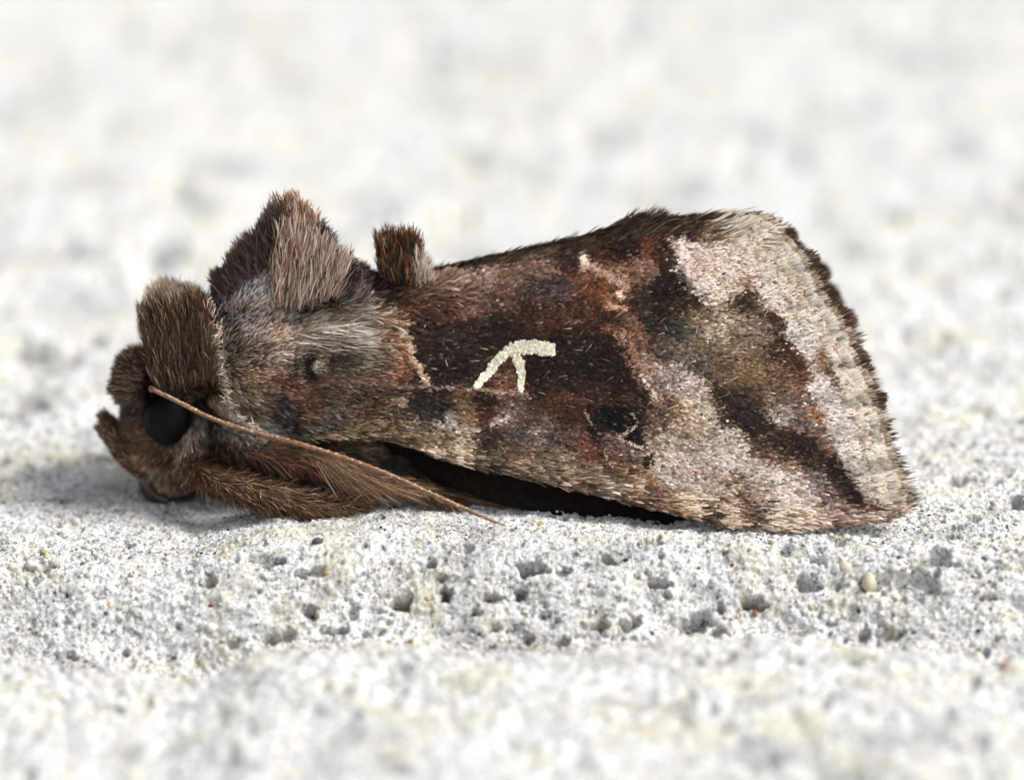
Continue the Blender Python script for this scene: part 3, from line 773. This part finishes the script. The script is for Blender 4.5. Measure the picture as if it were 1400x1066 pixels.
# --- body: head, collar, thorax with its crests, and abdomen as one continuous skin
ELL = [  # photo pixel of the centre, radii in px (along, up), depth radius mm, turn in degrees
    (212, 580, 44, 58, 1.55, 0), (190, 520, 22, 34, 1.25, 18), (235, 630, 40, 40, 1.2, 0),
    (250, 480, 40, 74, 1.85, 8), (232, 440, 28, 36, 1.45, 15), (262, 590, 30, 60, 1.7, 0),
    (350, 490, 82, 92, 2.15, 0), (415, 505, 90, 72, 2.0, -6), (360, 585, 86, 56, 1.85, -12),
    (340, 410, 46, 52, 1.2, 42), (392, 352, 26, 66, 0.62, 6), (420, 370, 34, 50, 0.85, -24), (365, 370, 24, 62, 0.7, 30),
    (480, 405, 34, 26, 0.8, 0), (548, 372, 17, 30, 0.42, 3),
    (470, 600, 70, 46, 1.7, -12), (560, 545, 120, 76, 1.65, -4), (700, 540, 130, 78, 1.6, 2), (840, 530, 110, 62, 1.25, 6), (930, 520, 70, 40, .8, 8)]
def ell_axes(a):
    a = math.radians(a)
    return np.array([[math.cos(a), 0, math.sin(a)], [0, 1, 0], [-math.sin(a), 0, math.cos(a)]])
ES = []
for px, py, rx, rz, ry, a in ELL:
    a_ = -a                                      # positive angle leans the top towards the tail
    ES.append((unproj(px, py, YMID), np.array([rx / PXMM, ry, rz / PXMM]), ell_axes(a_)))
u = np.linspace(0, 2 * math.pi, 24, endpoint=False); v = np.linspace(0, math.pi, 14)
Vs, Fs, o = [], [], 0
for c, r, A in ES:
    S = np.stack([np.outer(np.sin(v), np.cos(u)), np.outer(np.sin(v), np.sin(u)), np.outer(np.cos(v), np.ones_like(u))], -1).reshape(-1, 3)
    Vs.append(c + (S * r) @ A)
    i = np.arange(13)[:, None] * 24; j = np.arange(24)[None]; k = (j + 1) % 24
    Fs.append(np.stack([i + j, i + 24 + j, i + 24 + k, i + k], -1).reshape(-1, 4) + o); o += len(S)
body = mesh_obj('body', np.vstack(Vs), [np.vstack(Fs)], M_SKIN, moth, origin=MO, smooth_shade=True)
rm = body.modifiers.new('remesh', 'REMESH'); rm.mode = 'VOXEL'; rm.voxel_size = 0.1 * U; rm.use_smooth_shade = True
sm = body.modifiers.new('smooth', 'SMOOTH'); sm.iterations = 4
dg = bpy.context.evaluated_depsgraph_get()
skin = bpy.data.meshes.new_from_object(body.evaluated_get(dg))
body.modifiers.clear(); body.data = skin; skin.name = 'body'
if not skin.materials: skin.materials.append(M_SKIN)
moth_body_faces = len(skin.polygons)

# --- fur groomed with control points: px,py, direction (dx,dy, y down), length px, root colour, tip colour, lift
G = '''165,495,-.7,-.7,24,44342c,7a6252,.5 158,530,-1,-.15,22,44363a,7a6660,.5 185,475,-.4,-.9,22,443226,86694c,.5 190,555,-.8,.3,14,33262a,5a4640,.4 178,600,-.9,.2,7,3e2812,5a4026,.2 200,600,-.8,.4,6,4a2e14,5e4022,.2
200,645,-.6,.8,16,54402c,9a7e5c,.4 245,645,-.3,.9,16,4c3628,86664c,.4 220,660,-.3,.9,14,5a4838,8a7660,.4 265,590,.0,1,14,55504a,8a857c,.2 270,640,.1,1,14,4a443c,7c766a,.2 262,545,.2,.8,10,3a2e24,6a5a48,.2
205,425,-.35,-.95,32,4a3626,a08870,.5 235,405,-.15,-1,30,503c2e,a48c78,.45 270,405,.05,-1,26,5a4638,b09a88,.4 215,470,-.3,-1,28,3c2c20,7a6450,.35 245,460,-.05,-1,28,48362a,947e68,.3 280,450,.15,-1,24,4c3a2e,a4907c,.3
235,505,-.12,-1,28,35281f,6e5844,.3 265,500,.08,-1,26,3a2a20,74604c,.3 285,520,.2,-1,22,33241a,68523c,.3 225,530,-.25,-1,24,2c2226,5a4a4c,.3 250,535,.0,-1,22,2a1e1a,58463a,.3
300,470,.35,-.9,18,4a382e,a89280,.35 308,520,.45,.2,13,5a432e,b09878,.3 298,545,.3,.6,14,58462e,9c8868,.3 310,575,.7,.6,20,6a6456,c4bca8,.3 345,588,.85,.5,22,6c665a,ccc6b8,.3 380,606,.9,.45,22,605848,b4aa94,.3
310,420,.45,-.9,18,3a3234,b4a8ac,.5 300,400,.45,-.9,20,2c2424,5a4c4a,.4 335,395,.5,-.85,18,4a4246,d6ced4,.5 360,395,.55,-.85,18,4c4244,ccc0c0,.45 330,440,.65,-.65,16,40363a,bcb0b4,.45 320,470,.7,-.5,15,342826,94827c,.4 350,450,.7,-.6,15,48362e,b89e92,.4
375,425,.65,-.65,16,54402f,b8a08c,.4 400,420,.75,-.55,18,584432,b49a82,.4 430,420,.85,-.4,22,4e3e30,a08a74,.35 385,455,.8,-.4,16,5a4232,c0a490,.35 350,490,.8,-.25,14,382a24,80685a,.3 320,500,.7,0,13,402e24,907a64,.3 375,485,.9,-.1,16,523e32,b09684,.3
420,455,1,-.2,28,655646,b0a490,.3 450,445,1,-.05,32,5a5044,a49888,.3 480,458,1,.08,34,665a4c,b8ac9c,.25 505,468,1,.1,26,6a5844,b09c80,.2 455,478,1,.05,20,2a211a,5a4c3e,.2 410,480,1,.0,18,5c4638,b89c8c,.3 440,500,1,.05,16,241a18,4a3830,.2
370,515,1,-.05,13,50382c,8a6a56,.3 345,530,.9,.2,14,5a4226,a08258,.3 335,555,.8,.5,16,4a3c2a,8c7c60,.3 370,545,1,.2,14,44342e,80685a,.3 400,525,1,.1,14,543c30,a0867a,.3 430,530,1,.1,16,4a3226,80604a,.25 460,545,1,.15,16,48362a,7a6450,.25
385,565,1,.35,14,3a3238,80767c,.3 415,565,1,.25,14,483428,8c6c56,.3 450,575,1,.25,14,3a3234,7a706c,.25 480,560,1,.15,16,48362a,886c54,.25 425,592,1,.35,16,443a30,8a7a68,.3 460,600,1,.2,18,64502f,b49a68,.4 500,605,1,.05,20,6a5436,bca274,.4 530,600,1,.1,18,5a4832,a08a64,.3
330,605,.85,.5,18,3a2c1e,7a6448,.35 380,625,.95,.4,20,40301e,846c4a,.3 430,625,1,.4,20,44341f,8a7250,.3 480,632,1,.35,20,3e3020,7a6648,.3 540,640,1,.35,22,3a2e22,6c5c48,.3 600,650,1,.3,22,30261e,5a4c3c,.3
300,620,.4,.9,16,2a1c14,5c4030,.3 330,640,.8,.6,18,301812,7a4638,.4 400,655,.9,.5,20,2c1812,6a3c2c,.4 460,660,.9,.5,24,3a281c,7a5c40,.4
290,385,.5,-.85,26,30282a,5c504c,.25 320,355,.55,-.85,30,382e2e,64564f,.2 350,315,.5,-.9,30,40342f,705f54,.2 372,285,.4,-.95,24,4a3a30,806a58,.2 345,365,.5,-.85,28,30282a,5a4e4a,.2 365,340,.4,-.9,26,362c2c,62544c,.2
385,300,-.05,-1,24,7a6252,d8c4b4,.2 395,275,.1,-1,16,7a5a3c,a88460,.2 412,268,.35,-.9,16,8a663f,b08a5c,.2 385,335,-.02,-1,26,806450,ccb09c,.2 385,370,-.05,-1,26,805e48,c8a48c,.2 405,335,.12,-1,26,745a48,c0a48e,.25 405,370,.18,-1,26,7c5c48,c0a08a,.25 420,390,.45,-.9,28,7a5640,c49c80,.35
425,320,.4,-.85,24,5a463a,b49c88,.3 430,290,.6,-.6,22,3c2418,7a5640,.3 440,350,.65,-.7,26,4a3a32,b8a89c,.4 440,320,.75,-.6,24,2c2422,cfc6c0,.4 455,375,.7,-.7,28,60483c,c0a494,.4 460,350,.8,-.6,26,2a2224,b0a6a6,.5
418,493,1,.1,8,0a0707,120c0a,.1 426,511,1,.1,8,0a0707,120c0a,.1 435,500,1,.1,8,b8a888,d8ccb0,.1 398,530,1,.1,13,5a3424,9a6448,.25 358,520,1,-.1,12,60402e,a47c64,.3 480,385,.35,-.9,30,2c2226,604c50,.5 500,385,.2,-1,24,26202a,4c444c,.5 520,392,.3,-.9,22,2c2220,54443a,.4'''
G = [g.split(',') for g in G.split()]
GP = np.array([(float(g[0]), float(g[1])) for g in G])
GD = np.array([(float(g[2]), float(g[3]), float(g[4]), float(g[7])) for g in G])
GC = np.hstack([np.sqrt(lin([g[5] for g in G])), np.sqrt(lin([g[6] for g in G]))])

PIPE = [(281, 402), (291, 430), (297, 470), (299, 505), (308, 545), (322, 572)]
def sample_ellipsoids(ids, n):
    R, N = [], []
    area = np.array([(ES[k][1][0] * ES[k][1][2] + ES[k][1][0] * ES[k][1][1] + ES[k][1][1] * ES[k][1][2]) for k in ids]); area = area / area.sum()
    for k, f in zip(ids, area):
        c, r, A = ES[k]
        s = nrm(rng.normal(0, 1, (int(n * f * 1.6), 3)))
        s = s[(rng.random(len(s)) < np.linalg.norm(s / r, axis=1) / (1 / r.min()))]
        P = c + (s * r) @ A; Nn = nrm((s / r) @ A)
        ok = np.ones(len(P), bool)
        for m in range(len(ES)):
            if m != k:
                c2, r2, A2 = ES[m]
                q = ((P - c2) @ A2.T) / r2
                ok &= (q * q).sum(1) > 0.90
        R.append(P[ok]); N.append(Nn[ok])
    return np.vstack(R), np.vstack(N)

def groom(R, N, len_mul=1.0, wid=(0.014, 0.030), gain=1.0):
    n = len(R)
    far = R[:, 1] > YMID
    Rm = R.copy(); Rm[far, 1] = 2 * YMID - Rm[far, 1]
    q = proj(Rm)
    qx = q[:, 0] + 9 * fbm(q[:, 0] / 22, q[:, 1] / 22, 200, 2); qy = q[:, 1] + 9 * fbm(q[:, 0] / 22, q[:, 1] / 22, 210, 2)
    d = idw(qx, qy, GP, GD, 2.2, 40.0); cc = idw(qx, qy, GP, GC, 2.4, 25.0) ** 2
    a = 0.30 * fbm(q[:, 0] / 14, q[:, 1] / 14, 220, 2) + rng.normal(0, .16, n)
    dx = d[:, 0] * np.cos(a) - d[:, 1] * np.sin(a); dy = d[:, 0] * np.sin(a) + d[:, 1] * np.cos(a)
    D = nrm(RIGHT * dx[:, None] - np.array([0, 0, 1.0]) * dy[:, None])
    D = nrm(D - N * np.minimum((D * N).sum(1, keepdims=True), 0.5))
    D = nrm(D + N * np.clip(d[:, 3:4] + rng.normal(0, .12, (n, 1)), .04, 1))
    L = d[:, 2] / PXMM * rng.uniform(.6, 1.2, n) * len_mul
    bend = -N * (0.10 * L)[:, None] + rng.normal(0, .05, (n, 3)) * L[:, None]
    j = rng.lognormal(0, .34, n)[:, None] * np.clip(1 + .5 * fbm(q[:, 0] / 9, q[:, 1] / 9, 230, 3), .5, 1.6)[:, None] * GAIN * gain
    j = j * np.clip(1 + .7 * fbm(q[:, 0] / 24, (q[:, 1] - .1 * q[:, 0]) / 5, 240, 2), .45, 1.7)[:, None]
    hue = .35 * fbm(q[:, 0] / 20, q[:, 1] / 9, 250, 3)[:, None]
    j = j * np.hstack([1 + hue, 1 + 0 * hue, 1 - hue])
    c0, c1 = cc[:, :3] * j, cc[:, 3:] * j
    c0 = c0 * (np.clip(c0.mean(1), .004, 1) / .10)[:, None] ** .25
    pd, _ = seg_dist(q[:, 0], q[:, 1], PIPE)
    k = (smooth(9, 4, pd) * (rng.random(n) < .8) * .92)[:, None]
    c1 = c1 * (1 - k) + lin('d8c4aa') * GAIN * k; c0 = c0 * (1 - k * .6) + lin('9c8468') * GAIN * k * .6
    s = rng.random(n)
    c1 = np.where((s < .22)[:, None], c0 * 1.1, c1)
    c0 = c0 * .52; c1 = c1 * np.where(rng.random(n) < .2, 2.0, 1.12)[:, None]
    return hairs(R, D, L, rng.uniform(*wid, n), N, c0, c1, bend, .5)

def keep_clear(R, N):                           # no fur over the eyes or on the abdomen under the wings
    Rm = R.copy(); f = Rm[:, 1] > YMID; Rm[f, 1] = 2 * YMID - Rm[f, 1]
    q = proj(Rm)
    eye = (((q[:, 0] - 230) / 25) ** 2 + ((q[:, 1] - 573) / 31) ** 2 < 1) & (Rm[:, 1] < -.5)
    return ~eye
parts = []
head_ids, thor_ids, crest_ids, abd_ids = [0, 1, 2, 3, 4, 5], [6, 7, 8, 15], [9, 10, 11, 12, 13], [16, 17, 18, 19]
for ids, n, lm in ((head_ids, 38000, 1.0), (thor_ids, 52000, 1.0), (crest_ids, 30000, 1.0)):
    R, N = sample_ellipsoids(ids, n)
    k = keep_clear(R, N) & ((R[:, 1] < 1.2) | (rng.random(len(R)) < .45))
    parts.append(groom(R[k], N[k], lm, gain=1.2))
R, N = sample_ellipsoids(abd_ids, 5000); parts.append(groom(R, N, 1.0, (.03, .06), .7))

def tuft(n, roots, tips, y0, dy, cols, ln, wid=(.02, .04), jit=.1, fade=(.8, 1.2), sp=(0, .55)):
    """hair standing between a line of roots and a line of tips (photo pixels at depth y0)"""
    t = rng.random(n); s = rng.uniform(*sp, n)
    a = poly_at(roots, t); b = poly_at(tips, t)
    cl = vnoise(t * 16, np.full(n, float(len(parts))), 301); b = b + np.stack([5 * vnoise(t * 11, np.full(n, 3.3), 302), 7 * cl], -1)
    y = y0 + dy * np.sqrt(rng.random(n)) * np.where(rng.random(n) < .5, -1, 1)
    p0 = a * (1 - s[:, None]) + b * s[:, None]
    p0 = p0 + rng.normal(0, 3.5, (n, 2))
    P0 = unproj(p0[:, 0], p0[:, 1], y); P1 = unproj(b[:, 0], b[:, 1], y0 + (y - y0) * 1.2)
    D = nrm(P1 - P0 + rng.normal(0, 1e-3, (n, 3))) + rng.normal(0, jit, (n, 3))
    Lmax = np.linalg.norm(P1 - P0, axis=1)
    L = np.minimum(rng.uniform(*ln, n) / PXMM, Lmax * rng.uniform(.75, 1.25, n))
    c = lin(cols[0])[rng.choice(len(cols[0]), n, p=cols[1])] * rng.lognormal(0, .2, n)[:, None] * GAIN
    return hairs(P0, D, L, rng.uniform(*wid, n), np.tile([0, -1.0, .2], (n, 1)), c * fade[0], c * fade[1], rng.normal(0, .04, (n, 3)) * L[:, None], .7)
# pale near face of the great crest
parts.append(tuft(1700, [(374, 400), (410, 405), (462, 398)], [(380, 285), (408, 272), (434, 296), (482, 342)], YMID - .95, .22, (['c4a68e', 'a4806a', '82604c', 'eadace', '543e32'], [.3, .28, .2, .12, .1]), (20, 40), (.018, .034), .14, (.75, 1.25), (-.16, .68)))
# crest behind: upright tuft with a pale rear edge
parts.append(tuft(1700, [(526, 390), (572, 386)], [(516, 318), (538, 308), (556, 312), (572, 320)], YMID - .1, .45, (['3a2818', '2a1c12', '6a4828', '8a6238', '4a3a2c'], [.35, .25, .2, .1, .1]), (20, 46), fade=(.6, 1.35), jit=.15, sp=(0, .7)))
parts.append(tuft(300, [(568, 388), (582, 386)], [(574, 322), (586, 356), (594, 376)], YMID - .3, .3, (['c8b8a0', 'a89478', '7a6850', 'e6dac8'], [.4, .3, .2, .1]), (18, 40), jit=.16))
parts.append(tuft(90, [(520, 386), (545, 384)], [(516, 304), (548, 304)], YMID - .2, .3, (['b8a894', '6a5440', '3a2c20'], [.3, .4, .3]), (26, 44), (.012, .022), .15))
# collar: stiff brush standing up and forwards, thick at its rim
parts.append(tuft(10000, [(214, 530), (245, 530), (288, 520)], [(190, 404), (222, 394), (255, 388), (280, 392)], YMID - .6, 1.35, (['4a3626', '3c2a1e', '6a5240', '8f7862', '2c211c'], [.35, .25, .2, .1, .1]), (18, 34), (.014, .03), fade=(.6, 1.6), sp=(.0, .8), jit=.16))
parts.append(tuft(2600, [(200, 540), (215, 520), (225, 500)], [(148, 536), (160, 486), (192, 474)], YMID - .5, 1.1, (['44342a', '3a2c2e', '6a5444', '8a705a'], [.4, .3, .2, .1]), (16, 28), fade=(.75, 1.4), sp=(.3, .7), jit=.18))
# top of the great crest and its rear slope
parts.append(tuft(700, [(370, 320), (400, 310), (430, 330)], [(378, 268), (402, 258), (430, 280)], YMID - .1, .5, (['9a7450', 'b08c66', '6a4a30', 'd8c4b0'], [.4, .25, .2, .15]), (14, 26), sp=(.1, .7), jit=.22))
parts.append(tuft(1300, [(420, 330), (445, 375), (480, 395)], [(447, 302), (470, 340), (505, 368)], YMID - .15, .6, (['2c2224', '4a3a38', 'a89c9c', '3a2e34'], [.45, .25, .1, .2]), (12, 28), fade=(.8, 1.8), sp=(.0, .65), jit=.34))
parts.append(tuft(3000, [(312, 412), (362, 370), (392, 325)], [(288, 374), (336, 318), (380, 262)], YMID - .25, .8, (['382e2e', '4a3e3a', '5c4e48'], [.5, .3, .2]), (18, 34), fade=(.8, 1.3), sp=(0, .65), jit=.16))
# pale tips along the rear edge of the collar, swinging back under the shoulder
parts.append(tuft(230, [(283, 408), (297, 452), (301, 500), (310, 545), (326, 574), (360, 592)], [(288, 396), (304, 440), (309, 492), (319, 540), (342, 580), (380, 602)], -2.0, .12, (['c4ae94', 'a88e72', 'd8c8b2', '7a644e'], [.35, .3, .2, .15]), (7, 15), (.014, .028), .42, sp=(-.5, .5)))
# pale streaming hair over the wing root
parts.append(tuft(170, [(390, 470), (420, 455), (440, 446)], [(530, 484), (535, 470), (520, 456)], -2.05, .25, (['a89c8e', 'd6cec6', '7a6c5c', '4a3e34', 'ece8e4'], [.3, .15, .25, .22, .08]), (24, 60), (.014, .028), .14, sp=(-.1, .6)))
# thorax hair lying over the wing root
pq = sample_poly([(395, 440), (470, 415), (540, 430), (560, 500), (560, 600), (410, 600)], 6500)
pq = pq[rng.random(len(pq)) < smooth(560, 430, pq[:, 0] + 25 * fbm(pq[:, 0] / 20, pq[:, 1] / 20, 66, 2))]
parts.append(groom(wing(pq[:, 0], pq[:, 1]) + WN * .06, np.tile(WN, (len(pq), 1)), 1.0))
# long lax hair below the shoulder
parts.append(tuft(520, [(420, 620), (470, 640), (500, 655)], [(500, 705), (560, 692), (620, 684)], -2.7, .45, (['6a4e34', '8a6a48', '4a3424', 'b08c60'], [.4, .25, .2, .15]), (34, 80), (.010, .018), .12, sp=(0, .4)))
parts.append(tuft(700, [(330, 610), (380, 625), (440, 640)], [(400, 650), (470, 672), (520, 690)], -2.2, .5, (['3a2018', '5a3020', '2a1a14', '7a5038'], [.4, .25, .2, .15]), (18, 44), (.012, .022), .3, sp=(0, .5)))
V, F, C = merge(parts)
fur = mesh_obj('fur', V, F, M_FUR, body, C, origin=MO); fur['kind'] = 'stuff'

# --- paired parts, near side first
def ellipsoid(c, r, A=np.eye(3), nu=40, nv=24):
    u = np.linspace(0, 2 * math.pi, nu, endpoint=False); v = np.linspace(0, math.pi, nv)
    S = np.stack([np.outer(np.sin(v), np.cos(u)), np.outer(np.sin(v), np.sin(u)), np.outer(np.cos(v), np.ones_like(u))], -1).reshape(-1, 3)
    i = np.arange(nv - 1)[:, None] * nu; j = np.arange(nu)[None]; k = (j + 1) % nu
    return c + (S * r) @ A, [np.stack([i + j, i + nu + j, i + nu + k, i + k], -1).reshape(-1, 4)]
V, F = ellipsoid(unproj(229, 573, -1.05), np.array([.66, .52, .76]), ell_axes(-8))
eye = mesh_obj('eye', V, F, M_EYE, moth, origin=MO, smooth_shade=True)

def pxpath(pts, n):                              # (px, py, y) control points to a smooth path
    s = spline(pts, n); return unproj(s[:, 0], s[:, 1], s[:, 2])

ANT = [(206, 531, -1.55), (216, 536, -1.85), (245, 550, -2.0), (290, 572, -2.2), (350, 592, -2.45), (420, 610, -2.95), (520, 644, -3.5), (610, 684, -3.95), (660, 706, -4.2), (692, 719, -4.4)]
path = pxpath(ANT, 420)
seg = np.arange(420) % 5
rad = np.interp(np.linspace(0, 1, 420), [0, .02, .05, .3, .6, .9, 1], [.08, .10, .06, .062, .078, .05, .012]) * np.where(seg == 0, .86, np.where(seg == 3, 1.08, 1.0))
V, F = tube(path, rad, 10)
antenna = mesh_obj('antenna', V, F, M_ANT, moth, origin=MO, smooth_shade=True)
k = np.arange(12, 410); k = k[(k % 5) < 2]; k = np.repeat(k, 3); n = len(k)
T = nrm(np.gradient(path, axis=0))[k]
Uv = nrm(np.tile(np.array([0, -.35, .95]), (n, 1)) + rng.normal(0, .35, (n, 3))); Uv = nrm(Uv - T * (Uv * T).sum(1, keepdims=True))
c = lin(['dcc4a0', 'c09a70', 'a07850'])[rng.choice(3, n, p=[.5, .3, .2])] * .9
V, F, C = hairs(path[k] + Uv * rad[k][:, None] * .98, T + Uv * .12, np.full(n, .085), rng.uniform(.03, .05, n), Uv, c, c, None, .2)
asc = mesh_obj('antenna_scales', V, F, M_FUR, antenna, C, origin=MO); asc['kind'] = 'stuff'

def fuzzy_tube(name, pts, radii, mat, n_h, cols, ln, wid, dirw=(1, .3), lift=.5, n=60, fade=(.8, 1.25), clear=0.0, jit=.18):
    path = pxpath(pts, n)
    rad = np.interp(np.linspace(0, 1, n), np.linspace(0, 1, len(radii)), radii) / PXMM
    V, F = tube(path, rad, 14)
    o = mesh_obj(name, V, F, mat, moth, origin=MO, smooth_shade=True)
    i = rng.integers(int(clear * n), n, n_h); T = nrm(np.gradient(path, axis=0))[i]
    r = nrm(rng.normal(0, 1, (n_h, 3))); r = nrm(r - T * (r * T).sum(1, keepdims=True))
    P = path[i] + r * rad[i][:, None] * .95 + T * rng.uniform(-.5, .5, (n_h, 1)) * np.linalg.norm(path[1] - path[0])
    D = T * dirw[0] + np.array([0, 0, -1]) * dirw[1] + r * lift + rng.normal(0, jit, (n_h, 3))
    c = lin(cols[0])[rng.choice(len(cols[0]), n_h, p=cols[1])] * rng.lognormal(0, .22, n_h)[:, None] * GAIN
    L = rng.uniform(*ln, n_h) / PXMM
    V, F, C = hairs(P, D, L, rng.uniform(*wid, n_h), r, c * fade[0], c * fade[1], -r * (L * .15)[:, None], .5)
    f = mesh_obj('leg_fur' if name == 'leg' else 'palp_fur', V, F, M_FUR, o, C, origin=MO); f['kind'] = 'stuff'
    return o
orange = (['5c4029', '765638', '3e2a1c', 'a88a68', '261912'], [.32, .22, .2, .12, .14])
fore = fuzzy_tube('leg', [(258, 630, -1.1), (282, 652, -2.1), (330, 668, -2.75), (390, 684, -2.95), (450, 694, -2.95), (492, 690, -2.8)], [10, 13, 17, 18, 14, 7], M_LEG, 7500, orange, (12, 34), (.012, .026), (1, .3), .62, jit=.32)
brown = (['5a4630', '44341f', '7a6244', '33271c', '9a8058'], [.35, .25, .2, .12, .08])
mid = fuzzy_tube('leg', [(370, 615, -1.5), (430, 630, -2.1), (510, 655, -2.45), (570, 668, -2.55), (615, 688, -2.65)], [18, 16, 12, 8, 4], M_LEG, 2600, brown, (12, 34), (.014, .026), (1, .2), .4)
hind = fuzzy_tube('leg', [(560, 640, -1.1), (600, 665, -1.8), (640, 682, -2.3), (715, 694, -2.5), (790, 706, -2.7), (870, 716, -2.9)], [8, 6, 5, 4.5, 4, 3], M_LEG, 800, (['4a3628', '6a503c', 'c8b088'], [.5, .4, .1]), (6, 12), (.014, .024), (1, .1), .2)
palp = fuzzy_tube('labial_palp', [(240, 645, -.3), (204, 642, -.32), (176, 624, -.3), (156, 603, -.25), (139, 584, -.2)], [14, 16, 15, 10, 6], M_SKIN, 2600, (['6a5038', '4a3828', '8a7050', 'a88e70', '3a2c22'], [.3, .25, .2, .1, .15]), (6, 13), (.022, .04), (1, .1), .35)
# coiled tongue under the head
th = np.linspace(0, 2 * math.pi * 2.3, 150)
c0 = unproj(238, 657, YMID - .55)
rr = np.interp(th, [0, th[-1]], [.16, .68])
path = np.stack([c0[0] + 1.12 * rr * np.cos(th + 2.6), np.full(150, c0[1]) - .02 * np.sin(th), c0[2] + .82 * rr * np.sin(th + 2.6)], -1)
V, F = tube(path, np.interp(th, [0, th[-1]], [.14, .31]), 14, flat=1.5)
tongue = mesh_obj('proboscis', V, F, M_TONGUE, moth, origin=MO, smooth_shade=True)

# --- the other side of the moth: mirrored copies that share the meshes
def mirror(o):
    c = o.copy(); scene.collection.objects.link(c); c.parent = moth; c.scale = (1, -1, 1)
    for ch in [x for x in scene.objects if x.parent == o and x != c]:
        d = ch.copy(); scene.collection.objects.link(d); d.parent = c
    return c
for o in (forewing, hindwing, eye, antenna, fore, mid, hind, palp):
    c = mirror(o)
    if o is forewing: c.location.x = -0.5 * U    # the wing tips never line up exactly
